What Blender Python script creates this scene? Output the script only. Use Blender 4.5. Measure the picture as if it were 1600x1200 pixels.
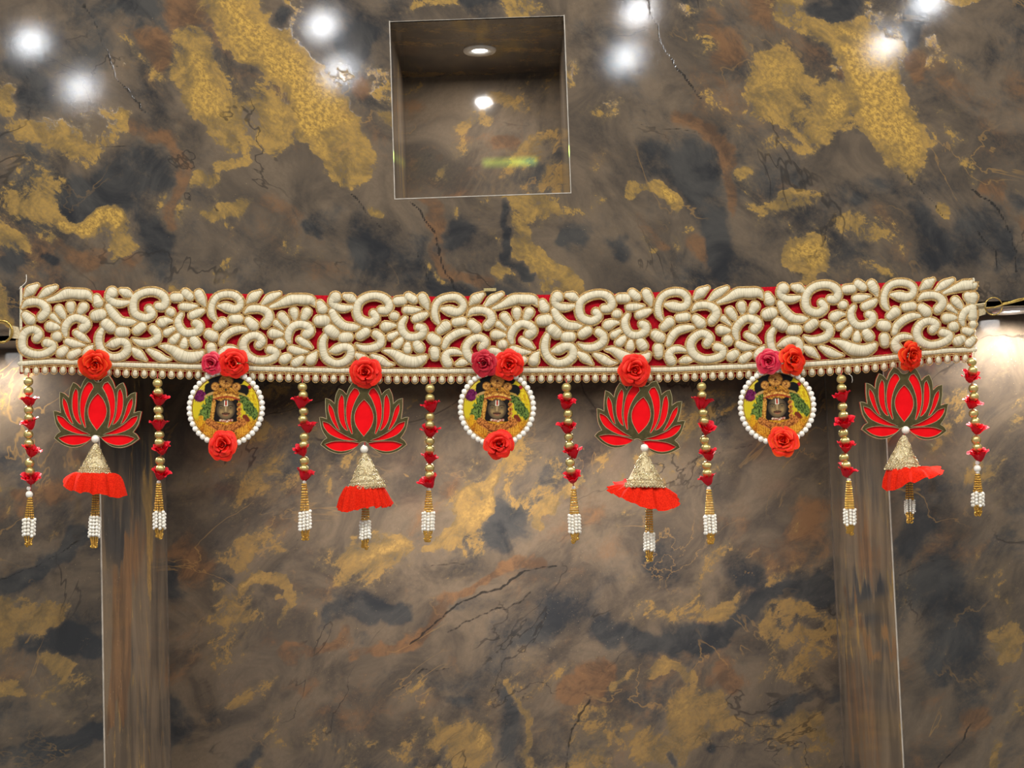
import bpy, bmesh, math, random
import numpy as np
from mathutils import Vector, Matrix, Euler

random.seed(7)
sc = bpy.context.scene
for o in list(bpy.data.objects):
    bpy.data.objects.remove(o)
COL = sc.collection
PI = math.pi

# ------------------------------------------------------------------ camera
F = 2600.0
PITCH = math.radians(4.4)
ROLL = math.radians(2.0)
CAM = np.array([0.0, -1.9, 0.0])
FWD = np.array([0, math.cos(PITCH), math.sin(PITCH)])
UP0 = np.array([0, -math.sin(PITCH), math.cos(PITCH)])
R0 = np.array([1.0, 0, 0])
RIGHT = math.cos(ROLL) * R0 - math.sin(ROLL) * UP0
UP = math.cos(ROLL) * UP0 + math.sin(ROLL) * R0
cd = bpy.data.cameras.new('camera')
cam = bpy.data.objects.new('camera', cd)
COL.objects.link(cam)
cam.matrix_world = Matrix(((RIGHT[0], UP[0], -FWD[0], CAM[0]), (RIGHT[1], UP[1], -FWD[1], CAM[1]),
                           (RIGHT[2], UP[2], -FWD[2], CAM[2]), (0, 0, 0, 1)))
cd.sensor_width = 36.0
cd.lens = 36.0 * F / 1600.0
cd.clip_start = 0.05
sc.camera = cam
PX = 1.9 / F


def W(px, py, Y=0.0):
    """point of the plane y = Y seen at photo position (px, py)"""
    px = np.asarray(px, float); py = np.asarray(py, float); Y = np.asarray(Y, float)
    d = F * FWD + (px[..., None] - 800) * RIGHT + (600 - py[..., None]) * UP
    t = (Y - CAM[1]) / d[..., 1]
    return CAM + d * t[..., None]


def WV(px, py, Y=0.0):
    return Vector(W(px, py, Y))


# ------------------------------------------------------------------ world, lights, exposure
sc.view_settings.view_transform = 'Standard'
sc.view_settings.look = 'None'
sc.view_settings.exposure = 0.0
sc.view_settings.gamma = 1.0
sc.view_settings.use_curve_mapping = False
wd = bpy.data.worlds.new('room_ambience')
sc.world = wd
wd.use_nodes = True
wd.node_tree.nodes['Background'].inputs[0].default_value = (1.0, 0.97, 0.93, 1)
wd.node_tree.nodes['Background'].inputs[1].default_value = 0.40

CEIL = 1.15


def lamp(name, kind, loc, energy, color=(1, 1, 1), target=None, **kw):
    l = bpy.data.lights.new(name, kind)
    l.energy = energy; l.color = color
    for k, v in kw.items():
        setattr(l, k, v)
    o = bpy.data.objects.new(name, l)
    COL.objects.link(o)
    o.location = loc
    if target is not None:
        o.rotation_euler = (Vector(target) - Vector(loc)).to_track_quat('-Z', 'Y').to_euler()
    return o


# the eight recessed downlights of the shop ceiling, whose reflections the glossy cladding shows
for lx, ly in ((48, 66), (125, 138), (503, 40), (530, 112), (997, 18), (978, 90), (1450, 3), (1385, 70)):
    p = W(lx, ly, 0.0); d = p - CAM; d[1] = -d[1]
    t = (CEIL - p[2]) / d[2]
    L = p + d * t
    lamp('ceiling_or_key_lamp', 'AREA', L, 0.55, (0.95, 0.97, 1.0), (L[0] * 0.9, -0.3, 0.0), shape='DISK', size=0.03)
# added row of unseen key lamps near the wall, lighting the garland from above
for lx in (-1.2, -0.6, 0.0, 0.6, 1.2):
    lamp('ceiling_or_key_lamp', 'AREA', (lx, -0.95, CEIL), 6.5, (1.0, 0.97, 0.93), (lx * 0.9, -0.35, 0.0), shape='DISK', size=0.09)

Y_SIDE = 0.09        # lower side walls
Y_BACK = 0.46        # alcove back
Z_EDGE_L = W(10, 537, 0.0)[2]
Z_EDGE_R = W(1570, 474, 0.0)[2]
Z_EDGE = (Z_EDGE_L + Z_EDGE_R) / 2
XL = (W(159, 900, Y_SIDE)[0] + W(163, 1190, Y_SIDE)[0]) / 2
XR = (W(1397, 900, Y_SIDE)[0] + W(1411, 1190, Y_SIDE)[0]) / 2
# niche
nl = (W(610, 32)[0] + W(617, 312)[0]) / 2; nr = (W(880, 27)[0] + W(892, 299)[0]) / 2
nt = (W(610, 32)[2] + W(880, 27)[2]) / 2; nb = (W(617, 312)[2] + W(892, 299)[2]) / 2
ND = 0.25
# lamps under the header and in the niche
for lx, e in ((W(-10, 560, 0.045)[0], 0.85), (W(1578, 482, 0.045)[0], 1.7)):
    lamp('soffit_lamp', 'SPOT', (lx, 0.05, Z_EDGE - 0.006), e * 3, (1, 0.96, 0.92), (lx, 0.065, -1),
         spot_size=math.radians(172), spot_blend=0.7, shadow_soft_size=0.012)
for lx in (-0.2, 0.0, 0.2):
    lamp('alcove_lamp', 'AREA', (lx, 0.24, Z_EDGE - 0.01), 2.3, (1, 0.94, 0.9), (lx, 0.36, -1), shape='DISK', size=0.05, spread=math.radians(150))
NLX, NLY = (W(749, 78, 0.1)[0]), 0.13
lamp('niche_lamp', 'AREA', (NLX, NLY, nt - 0.006), 0.95, (1, 0.97, 0.94), (NLX, NLY, -1), shape='DISK', size=0.016)

# ------------------------------------------------------------------ node helpers


def lin(c):
    return tuple(((v / 255) / 12.92 if v / 255 <= 0.04045 else ((v / 255 + 0.055) / 1.055) ** 2.4) for v in c) + (1.0,)


class NT:
    def __init__(self, name):
        self.m = bpy.data.materials.new(name)
        self.m.use_nodes = True
        self.t = self.m.node_tree
        self.n = self.t.nodes
        self.b = self.n['Principled BSDF']

    def node(self, kind, **kw):
        n = self.n.new(kind)
        for k, v in kw.items():
            setattr(n, k, v)
        return n

    def link(self, a, b):
        self.t.links.new(a, b)

    def val(self, sock, v):
        if hasattr(v, 'is_linked') or isinstance(v, bpy.types.NodeSocket):
            self.link(v, sock)
        else:
            sock.default_value = v

    def math(self, op, a, b=0.0, c=0.0, clamp=False):
        n = self.node('ShaderNodeMath', operation=op, use_clamp=clamp)
        self.val(n.inputs[0], a); self.val(n.inputs[1], b)
        if op in ('MULTIPLY_ADD',):
            self.val(n.inputs[2], c)
        return n.outputs[0]

    def sstep(self, v, lo, hi, a=0.0, b=1.0):
        n = self.node('ShaderNodeMapRange', interpolation_type='SMOOTHSTEP')
        self.val(n.inputs[0], v)
        for i, x in zip((1, 2, 3, 4), (lo, hi, a, b)):
            n.inputs[i].default_value = x
        return n.outputs[0]

    def mix(self, f, a, b, mode='MIX'):
        n = self.node('ShaderNodeMix', data_type='RGBA', blend_type=mode)
        self.val(n.inputs[0], f); self.val(n.inputs[6], a); self.val(n.inputs[7], b)
        return n.outputs[2]

    def noise(self, scale, detail=4.0, rough=0.55, vec=None, dist=0.0):
        n = self.node('ShaderNodeTexNoise')
        n.inputs['Scale'].default_value = scale
        n.inputs['Detail'].default_value = detail
        n.inputs['Roughness'].default_value = rough
        n.inputs['Distortion'].default_value = dist
        if vec is not None:
            self.link(vec, n.inputs['Vector'])
        return n.outputs['Fac']

    def bump(self, h, strength=0.3, dist=0.001, prev=None):
        n = self.node('ShaderNodeBump')
        n.inputs['Strength'].default_value = strength
        n.inputs['Distance'].default_value = dist
        self.link(h, n.inputs['Height'])
        if prev is not None:
            self.link(prev, n.inputs['Normal'])
        return n.outputs[0]

    def obj(self, scale=(1, 1, 1)):
        tc = self.node('ShaderNodeTexCoord')
        mp = self.node('ShaderNodeMapping')
        self.link(tc.outputs['Object'], mp.inputs[0])
        mp.inputs['Scale'].default_value = scale
        return mp.outputs[0]

    def uv(self):
        return self.node('ShaderNodeTexCoord').outputs['UV']

    def set(self, **kw):
        for k, v in kw.items():
            self.val(self.b.inputs[k.replace('_', ' ')], v)


def simple(name, c1, c2, rough=0.5, metal=0.0, scale=300, bump=0.1, dist=0.0005, **kw):
    t = NT(name)
    n = t.noise(scale, 3, 0.6, t.obj())
    t.set(Base_Color=t.mix(t.sstep(n, 0.35, 0.65), lin(c1), lin(c2)), Roughness=rough, Metallic=metal,
          Normal=t.bump(n, bump, dist))
    for k, v in kw.items():
        t.b.inputs[k.replace('_', ' ')].default_value = v
    return t.m


def laminate(name, stretch=(1, 1, 1), rough=0.22, BUMP=0.035, GRAIN=0.022, angle=0.0, long=1.0, lower=False):
    """dark stone-look laminate: painted vein fields broken up by fine noise"""
    t = NT(name)
    at = t.node('ShaderNodeAttribute', attribute_name='veins')
    sp = t.node('ShaderNodeSeparateColor')
    t.link(at.outputs['Color'], sp.inputs[0])
    vec = t.obj(stretch)
    mp = vec.node
    if long != 1.0:
        mp.vector_type = 'TEXTURE'
        mp.inputs['Rotation'].default_value = (0, math.radians(angle), 0)
        mp.inputs['Scale'].default_value = (long, 1, 1)
    n1 = t.noise(34, 12, 0.70, vec, 0.5)
    n2 = t.noise(14, 8, 0.62, vec, 0.8)
    n3 = t.noise(240, 6, 0.72, vec)
    n4 = t.noise(1100, 2, 0.6, vec)
    a1 = t.math('SUBTRACT', n1, 0.5)
    nn = t.math('ADD', t.math('MULTIPLY', a1, 2.0), t.math('MULTIPLY', t.math('SUBTRACT', n3, 0.5), 0.75))
    g = t.sstep(t.math('ADD', sp.outputs[0], nn), 0.22, 0.95)
    gh = t.sstep(t.math('ADD', sp.outputs[0], nn), 0.46, 0.62)
    r = t.sstep(t.math('ADD', sp.outputs[1], t.math('MULTIPLY', nn, 0.8)), 0.15, 1.0)
    d = t.sstep(t.math('ADD', sp.outputs[2], t.math('MULTIPLY', nn, -0.9)), 0.1, 0.95)
    base = t.mix(t.sstep(n2, 0.35, 0.65), lin((66, 59, 52)), lin((104, 90, 74)))
    base = t.mix(t.sstep(n3, 0.35, 0.68, 0, 0.4), base, lin((84, 72, 58)))
    c = t.mix(d, base, t.mix(t.sstep(n2, 0.36, 0.64), lin((42, 43, 45) if lower else (34, 35, 38)), lin((66, 64, 61))))
    c = t.mix(t.math('MULTIPLY', r, 0.72), c, t.mix(t.sstep(n1, 0.38, 0.62), lin((78, 57, 41)), lin((118, 84, 54))))
    gc = t.mix(t.sstep(n1, 0.40, 0.62), lin((96, 80, 54) if lower else (104, 86, 54)), lin((136, 107, 62) if lower else (156, 124, 64)))
    gc = t.mix(t.sstep(sp.outputs[0], 0.8, 1.4), gc, t.mix(t.sstep(n3, 0.38, 0.62), lin((128, 99, 52) if lower else (140, 108, 46)), lin((156, 124, 70) if lower else (190, 152, 72))))
    c = t.mix(t.math('MULTIPLY', g, 0.75), c, lin((116, 99, 68)))
    c = t.mix(t.math('MULTIPLY', gh, t.math('ADD', 0.5, t.math('MULTIPLY', t.sstep(n3, 0.36, 0.60), 0.42))), c, gc)
    c = t.mix(t.sstep(n3, 0.64, 0.80, 0, 0.4), c, lin((158, 134, 92)))
    c = t.mix(t.sstep(n3, 0.22, 0.37, 0.5, 0.0), c, lin((36, 34, 32)))
    crack = t.sstep(t.math('ADD', at.outputs['Alpha'], t.math('MULTIPLY', nn, 0.55)), 0.5, 0.9)
    c = t.mix(t.math('MULTIPLY', crack, 0.85), c, lin((28, 27, 26)))
    # hairline veins: thin crossings of a noise field, dark on one layer and ochre on another
    v1 = t.noise(6, 5, 0.55, vec, 0.7); v2 = t.noise(9, 5, 0.55, vec, 0.9); msk = t.noise(7, 3, 0.5, vec)
    l1 = t.math('MULTIPLY', t.sstep(t.math('ABSOLUTE', t.math('SUBTRACT', v1, 0.5)), 0.0015, 0.007, 1, 0), t.sstep(msk, 0.50, 0.60))
    l2 = t.math('MULTIPLY', t.sstep(t.math('ABSOLUTE', t.math('SUBTRACT', v2, 0.47)), 0.002, 0.010, 1, 0), t.sstep(msk, 0.36, 0.48, 1, 0))
    c = t.mix(t.math('MULTIPLY', l1, 0.6), c, lin((34, 31, 29)))
    c = t.mix(t.math('MULTIPLY', l2, 0.4), c, lin((150, 116, 66)))
    sp4 = t.noise(620, 2, 0.5, vec)
    c = t.mix(t.math('MULTIPLY', t.sstep(sp4, 0.70, 0.78), t.sstep(msk, 0.5, 0.62, 0.15, 0.8)), c, lin((168, 146, 108)))
    h = t.math('ADD', t.math('MULTIPLY', n3, 0.5), t.math('ADD', t.math('MULTIPLY', gh, 0.2), t.math('MULTIPLY', crack, -0.8)))
    nb = t.bump(h, BUMP, 0.0012)
    nb = t.bump(n4, GRAIN, 0.0004, nb)
    t.set(Base_Color=c, Roughness=rough, Normal=nb)
    t.b.inputs['Specular IOR Level'].default_value = 0.4
    return t.m


M = {}
M['lam_up'] = laminate('laminate_header', rough=0.058, angle=42, long=1.35)
M['lam_low'] = laminate('laminate_lower', rough=0.09, angle=-38, long=1.4, lower=True)
M['lam_side'] = laminate('laminate_reveal', stretch=(1, 1, 0.22), rough=0.14, lower=True)
M['edge'] = simple('pale_edge_band', (150, 142, 130), (172, 163, 150), 0.4, scale=90)
M['seal'] = simple('brown_corner_seal', (78, 68, 58), (96, 84, 72), 0.5, scale=90)
M['dark'] = simple('dark_board', (40, 36, 33), (58, 50, 44), 0.5, scale=40)


def satin():
    t = NT('cream_satin_stitch')
    uv = t.uv()
    sep = t.node('ShaderNodeSeparateXYZ'); t.link(uv, sep.inputs[0])
    cmb = t.node('ShaderNodeCombineXYZ')
    t.link(t.math('MULTIPLY', sep.outputs[1], 1.0), cmb.inputs[0])
    t.link(t.math('MULTIPLY', sep.outputs[0], 0.25), cmb.inputs[1])
    n = t.noise(0.75, 3, 0.65, cmb.outputs[0])
    n2 = t.noise(120, 4, 0.6, t.obj())
    c = t.mix(t.sstep(n, 0.30, 0.60), lin((176, 165, 134)), lin((216, 205, 176)))
    c = t.mix(t.sstep(n2, 0.45, 0.7, 0, 0.3), c, lin((190, 176, 140)))
    t.set(Base_Color=c, Roughness=0.5, Normal=t.bump(n, 0.5, 0.0012))
    t.b.inputs['Sheen Weight'].default_value = 0.2
    return t.m


M['satin'] = satin()
M['gold_thread'] = simple('gold_thread', (172, 126, 64), (240, 206, 140), 0.36, 0.4, 1100, 0.9, 0.0012)
M['red_net'] = simple('red_net_cloth', (138, 4, 20), (190, 10, 28), 0.7, 0.0, 1200, 0.5, 0.0006, Specular_IOR_Level=0.1)
M['gold_bead'] = simple('satin_gold_bead', (198, 178, 112), (214, 196, 130), 0.32, 0.8, 200, 0.02)
M['pearl'] = simple('pearl', (238, 230, 212), (250, 246, 236), 0.18, 0.0, 200, 0.02, Coat_Weight=0.6)
M['seed'] = simple('gold_seed_bead', (186, 138, 52), (226, 184, 92), 0.25, 0.8, 900, 0.1)
M['lotus_frame'] = simple('brushed_gold_board', (84, 76, 44), (98, 88, 54), 0.25, 0.6, 200, 0.03)
M['lotus_edge'] = simple('pale_cut_edge', (158, 146, 108), (176, 162, 120), 0.4, 0.2, 200, 0.03)
M['lotus_red'] = simple('red_acrylic', (222, 2, 14), (232, 6, 18), 0.3, 0.0, 60, 0.02, Specular_IOR_Level=0.18)
M['cone'] = simple('gold_sequin_cone', (196, 172, 112), (244, 232, 196), 0.4, 0.35, 900, 0.9, 0.0015)
M['wire'] = simple('champagne_wire', (206, 180, 118), (250, 238, 204), 0.22, 0.75, 900, 0.2)
M['ruffle'] = simple('orange_red_crepe', (196, 26, 6), (224, 42, 14), 0.8, 0.0, 700, 0.5, 0.0008, Specular_IOR_Level=0.1)
M['gold_metal'] = simple('brass_wire', (172, 142, 74), (206, 176, 100), 0.25, 0.9, 200, 0.02)
M['strap'] = simple('beige_strap', (176, 158, 120), (205, 188, 150), 0.6, 0.0, 600, 0.3)
M['thread'] = simple('red_thread', (150, 30, 30), (182, 60, 50), 0.6, 0.0, 600, 0.3)
M['white_thread'] = simple('white_thread', (210, 204, 190), (232, 226, 214), 0.6, 0.0, 600, 0.3)
M['label_tape'] = simple('gold_tape', (150, 134, 88), (186, 170, 118), 0.4, 0.3, 600, 0.2)


def petal_mat(name, deep, mid, rim, spot=None):
    t = NT(name)
    uv = t.uv()
    sep = t.node('ShaderNodeSeparateXYZ'); t.link(uv, sep.inputs[0])
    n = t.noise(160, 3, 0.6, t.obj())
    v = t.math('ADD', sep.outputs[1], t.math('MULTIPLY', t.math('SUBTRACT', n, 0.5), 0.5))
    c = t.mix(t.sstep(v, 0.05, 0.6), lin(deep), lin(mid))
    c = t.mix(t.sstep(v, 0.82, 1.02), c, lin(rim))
    if spot:
        vo = t.node('ShaderNodeTexVoronoi'); vo.inputs['Scale'].default_value = 190
        t.link(t.obj(), vo.inputs['Vector'])
        s = t.math('MULTIPLY', t.sstep(vo.outputs['Distance'], 0.16, 0.26, 1, 0), t.sstep(v, 0.55, 0.75))
        c = t.mix(t.math('MULTIPLY', s, 0.8), c, lin(spot))
    t.set(Base_Color=c, Roughness=0.45, Normal=t.bump(n, 0.25, 0.0006))
    t.b.inputs['Specular IOR Level'].default_value = 0.22
    return t.m


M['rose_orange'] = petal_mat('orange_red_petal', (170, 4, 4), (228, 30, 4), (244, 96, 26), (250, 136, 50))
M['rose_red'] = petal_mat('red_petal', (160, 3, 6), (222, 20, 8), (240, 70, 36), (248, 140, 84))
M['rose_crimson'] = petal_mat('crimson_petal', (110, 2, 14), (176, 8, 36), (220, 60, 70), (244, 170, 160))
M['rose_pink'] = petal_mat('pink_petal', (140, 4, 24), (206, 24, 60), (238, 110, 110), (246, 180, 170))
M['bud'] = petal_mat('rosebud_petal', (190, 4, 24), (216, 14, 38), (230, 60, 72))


def emis(name, c, s):
    t = NT(name)
    t.set(Base_Color=(0, 0, 0, 1), Emission_Color=c)
    t.b.inputs['Emission Strength'].default_value = s
    return t.m


M['lamp'] = emis('lamp_glow', (1, 0.98, 0.96, 1), 9.0)
M['lamp_rim'] = simple('white_lamp_rim', (214, 208, 200), (226, 222, 214), 0.4, 0, 100, 0.02)

# ------------------------------------------------------------------ object helpers


def tag(o, label=None, cat=None, group=None, kind=None):
    if label: o['label'] = label
    if cat: o['category'] = cat
    if group: o['group'] = group
    if kind: o['kind'] = kind
    return o


def mesh(name, verts, faces, mat, smooth=True, uvs=None):
    me = bpy.data.meshes.new(name)
    me.from_pydata([tuple(v) for v in verts], [], [tuple(f) for f in faces])
    if uvs is not None:
        ul = me.uv_layers.new(name='UVMap')
        vi = np.empty(len(me.loops), dtype=np.int32)
        me.loops.foreach_get('vertex_index', vi)
        ul.data.foreach_set('uv', np.asarray(uvs, dtype=np.float32)[vi].ravel())
    if mat: me.materials.append(mat)
    if smooth:
        me.polygons.foreach_set('use_smooth', [True] * len(me.polygons))
    me.update()
    return me


def link(name, me, parent=None, loc=(0, 0, 0), rot=(0, 0, 0), scale=(1, 1, 1)):
    o = bpy.data.objects.new(name, me)
    COL.objects.link(o)
    o.parent = parent
    o.location = loc; o.rotation_euler = rot; o.scale = scale
    return o


def empty(name, loc, rot=(0, 0, 0)):
    o = bpy.data.objects.new(name, None)
    o.empty_display_size = 0.01
    COL.objects.link(o)
    o.location = loc; o.rotation_euler = rot
    return o


class MB:
    """collects verts/faces"""
    def __init__(self):
        self.v = []; self.f = []; self.uv = []

    def add(self, v, f, uv=None):
        k = len(self.v)
        self.v += [tuple(p) for p in v]
        self.f += [tuple(i + k for i in q) for q in f]
        self.uv += list(uv) if uv is not None else [(0, 0)] * len(v)

    def box(self, a, b):
        (x0, y0, z0), (x1, y1, z1) = a, b
        self.add([(x0, y0, z0), (x1, y0, z0), (x1, y1, z0), (x0, y1, z0), (x0, y0, z1), (x1, y0, z1), (x1, y1, z1), (x0, y1, z1)],
                 [(0, 3, 2, 1), (4, 5, 6, 7), (0, 1, 5, 4), (1, 2, 6, 5), (2, 3, 7, 6), (3, 0, 4, 7)])

    def tube(self, pts, r, n=6, closed=False):
        pts = [Vector(p) for p in pts]
        m = len(pts); vs = []; up = Vector((0.13, 1, 0.21))
        for i, p in enumerate(pts):
            if closed:
                t = pts[(i + 1) % m] - pts[i - 1]
            else:
                t = pts[min(i + 1, m - 1)] - pts[max(i - 1, 0)]
            t.normalize()
            a = t.cross(up)
            if a.length < 1e-4: a = t.cross(Vector((1, 0, 0)))
            a.normalize(); b = t.cross(a)
            rr = r[i] if isinstance(r, (list, tuple)) else r
            for k in range(n):
                an = 2 * PI * k / n
                vs.append(p + a * (rr * math.cos(an)) + b * (rr * math.sin(an)))
        fs = []
        for i in range(m if closed else m - 1):
            j = (i + 1) % m
            for k in range(n):
                l = (k + 1) % n
                fs.append((i * n + k, i * n + l, j * n + l, j * n + k))
        if not closed:
            fs.append(tuple(range(n))[::-1]); fs.append(tuple((m - 1) * n + k for k in range(n)))
        self.add(vs, fs)

    def sphere(self, c, r, nu=8, nv=6):
        rx, ry, rz = (r, r, r) if not isinstance(r, tuple) else r
        vs = [(c[0], c[1], c[2] + rz)]
        for j in range(1, nv):
            a = PI * j / nv
            for i in range(nu):
                b = 2 * PI * i / nu
                vs.append((c[0] + rx * math.sin(a) * math.cos(b), c[1] + ry * math.sin(a) * math.sin(b), c[2] + rz * math.cos(a)))
        vs.append((c[0], c[1], c[2] - rz))
        fs = [(0, 1 + i, 1 + (i + 1) % nu) for i in range(nu)]
        for j in range(nv - 2):
            for i in range(nu):
                a = 1 + j * nu + i; b = 1 + j * nu + (i + 1) % nu
                fs.append((a, a + nu, b + nu, b))
        k = 1 + (nv - 2) * nu; e = len(vs) - 1
        fs += [(k + i, e, k + (i + 1) % nu) for i in range(nu)]
        self.add(vs, fs)

    def lathe(self, prof, n=32, c=(0, 0, 0)):
        vs = []; fs = []
        for r, z in prof:
            for i in range(n):
                a = 2 * PI * i / n
                vs.append((c[0] + r * math.cos(a), c[1] + r * math.sin(a), c[2] + z))
        for j in range(len(prof) - 1):
            for i in range(n):
                k = (i + 1) % n
                fs.append((j * n + i, j * n + k, (j + 1) * n + k, (j + 1) * n + i))
        self.add(vs, fs)

    def mesh(self, name, mat, smooth=True):
        return mesh(name, self.v, self.f, mat, smooth, self.uv)


# ------------------------------------------------------------------ numpy noise and vein painting
RNG = np.random.RandomState(11)
_LAT = RNG.rand(8, 256, 256)


def vnoise(x, y, layer=0, per=None):
    L = _LAT[layer % 8]
    xi = np.floor(x).astype(int); yi = np.floor(y).astype(int)
    fx = x - xi; fy = y - yi
    fx = fx * fx * (3 - 2 * fx); fy = fy * fy * (3 - 2 * fy)
    m = per if per else 256
    x0 = xi % m; x1 = (xi + 1) % m
    y0 = yi % 256; y1 = (yi + 1) % 256
    return (L[y0, x0] * (1 - fx) + L[y0, x1] * fx) * (1 - fy) + (L[y1, x0] * (1 - fx) + L[y1, x1] * fx) * fy


def fbm(x, y, layer=0, octv=5, per=None, gain=0.55):
    s = 0; a = 1; tot = 0
    for o in range(octv):
        s = s + a * vnoise(x, y, layer + o, per * 2 ** o if per else None)
        tot += a; a *= gain; x = x * 2; y = y * 2
    return s / tot


def dist_poly(x, y, pts, rad):
    """normalised distance field: 1 at the spine, 0 at the radius"""
    out = np.full(x.shape, -1.0)
    if len(pts) == 1: pts = [pts[0], (pts[0][0] + 1e-5, pts[0][1])]
    n = len(pts)
    for i in range(n - 1):
        (ax, ay), (bx, by) = pts[i], pts[i + 1]
        dx, dy = bx - ax, by - ay
        t = np.clip(((x - ax) * dx + (y - ay) * dy) / (dx * dx + dy * dy + 1e-12), 0, 1)
        d = np.hypot(x - ax - t * dx, y - ay - t * dy)
        out = np.maximum(out, 1 - d / rad)
    return out


def ell(x, y, cx, cy, rx, ry):
    return 1 - np.hypot((x - cx) / rx, (y - cy) / ry)


def s01(v):
    v = np.clip(v, 0, 1)
    return v * v * (3 - 2 * v)


def paint(x, z, strokes, Yp, per=None, seed=0, aniso=1.0, ang=0.6):
    """vein fields for plane points (x, z); strokes are given at photo positions on the plane y = Yp.
    Returns rgba: gold, rust, charcoal, crack."""
    k = (Yp - CAM[1]) / 1.9
    px = PX * k
    ca, sa = math.cos(ang), math.sin(ang)
    u = (x * ca + z * sa) * 1.55 + 3.0; v = (-x * sa + z * ca) * 1.55 * aniso + 3.0
    wx = (fbm(x * 14 + 50, z * 14 + 50, seed + 1, 5) - 0.5)
    wz = (fbm(x * 14 + 87, z * 14 + 61, seed + 2, 5) - 0.5)
    xw = x + wx * 95 * px; zw = z + wz * 95 * px
    u = u + wx * 0.10; v = v + wz * 0.10
    g = (fbm(u * 5, v * 10, seed + 3, 6, None, 0.6) - 0.5) * 2.1 + 0.10
    r = (fbm(u * 5 + 5, v * 9, seed + 4, 6, None, 0.6) - 0.5) * 1.8 + 0.08
    d = (fbm(u * 4 + 9, v * 9, seed + 5, 6, None, 0.6) - 0.5) * 2.0 + (0.22 if per else 0.08)
    c = np.zeros(x.shape)
    offs = (-2, -1, 0, 1, 2) if per else (0,)
    for st in strokes:
        ch, pts, rad, amt = st
        wp = [W(a, b, Yp) for a, b in pts]
        wp = [(p[0], p[2]) for p in wp]
        for o in offs:
            q = [(a + o * (per or 0), b) for a, b in wp]
            lo = min(a for a, b in q) - 0.15; hi = max(a for a, b in q) + 0.15
            if hi < x.min() or lo > x.max(): continue
            if ch == 'c':
                e = dist_poly(x + wx * 34 * px + (fbm(u * 60, v * 60, 2, 3) - 0.5) * 9 * px, z + wz * 34 * px, q, 4.0 * px)
                c = np.maximum(c, np.clip(e + 0.0, 0, 1) * amt)
                continue
            if isinstance(rad, tuple):
                e = ell(xw, zw, q[0][0], q[0][1], rad[0] * px * 1.25, rad[1] * px * 1.25)
            else:
                e = dist_poly(xw, zw, q, rad * px * 1.3)
            e = s01(e * 1.5) * amt * 0.85
            if ch == 'g': g = g + e; d = d - 0.6 * e; r = r - 0.2 * e
            if ch == 'r': r = r + e; g = g - 0.5 * e; d = d - 0.3 * e
            if ch == 'd': d = d + e; g = g - 0.8 * e; r = r - 0.6 * e
            if ch == 't': d = d - e; g = g - 0.7 * e; r = r - 0.5 * e
    return np.stack([np.clip(g, -1, 1.6), np.clip(r, -1, 1.4), np.clip(d, -1, 1.4), c], -1)


def axis(lo, hi, step, flo=None, fhi=None, coarse=0.02):
    """grid coordinates lo..hi, fine between flo..fhi"""
    flo = lo if flo is None else max(lo, flo); fhi = hi if fhi is None else min(hi, fhi)
    a = [np.linspace(flo, fhi, max(2, int(round((fhi - flo) / step)) + 1))]
    if flo - lo > 1e-6: a.insert(0, np.linspace(lo, flo, max(2, int((flo - lo) / coarse) + 1))[:-1])
    if hi - fhi > 1e-6: a.append(np.linspace(fhi, hi, max(2, int((hi - fhi) / coarse) + 1))[1:])
    return np.concatenate(a)


def panel(name, A, B, to3d, col, mat, parent=None, holes=None, thick=None, flip=False):
    """grid over axes A x B; to3d(a, b) -> xyz arrays, col(a, b) -> rgba"""
    a, b = np.meshgrid(A, B, indexing='ij')
    p = to3d(a, b)
    na, nb = len(A), len(B)
    idx = np.arange(na * nb).reshape(na, nb)
    q = np.stack([idx[:-1, :-1], idx[1:, :-1], idx[1:, 1:], idx[:-1, 1:]], -1)
    if holes is not None:
        ca = (A[:-1] + A[1:])[:, None] / 2 + 0 * B[None, :-1]; cb = (B[:-1] + B[1:])[None, :] / 2 + 0 * A[:-1, None]
        q = q[~holes(ca, cb)]
    q = q.reshape(-1, 4)
    if flip: q = q[:, ::-1]
    me = bpy.data.meshes.new(name)
    v = p.reshape(-1, 3)
    me.vertices.add(len(v)); me.vertices.foreach_set('co', v.astype(np.float32).ravel())
    me.loops.add(q.size); me.loops.foreach_set('vertex_index', q.astype(np.int32).ravel())
    me.polygons.add(len(q))
    me.polygons.foreach_set('loop_start', np.arange(0, q.size, 4, dtype=np.int32))
    me.update(calc_edges=True)
    at = me.attributes.new('veins', 'FLOAT_COLOR', 'POINT')
    at.data.foreach_set('color', col(a, b).astype(np.float32).ravel())
    me.materials.append(mat)
    me.validate()
    o = link(name, me, parent)
    return o


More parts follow.
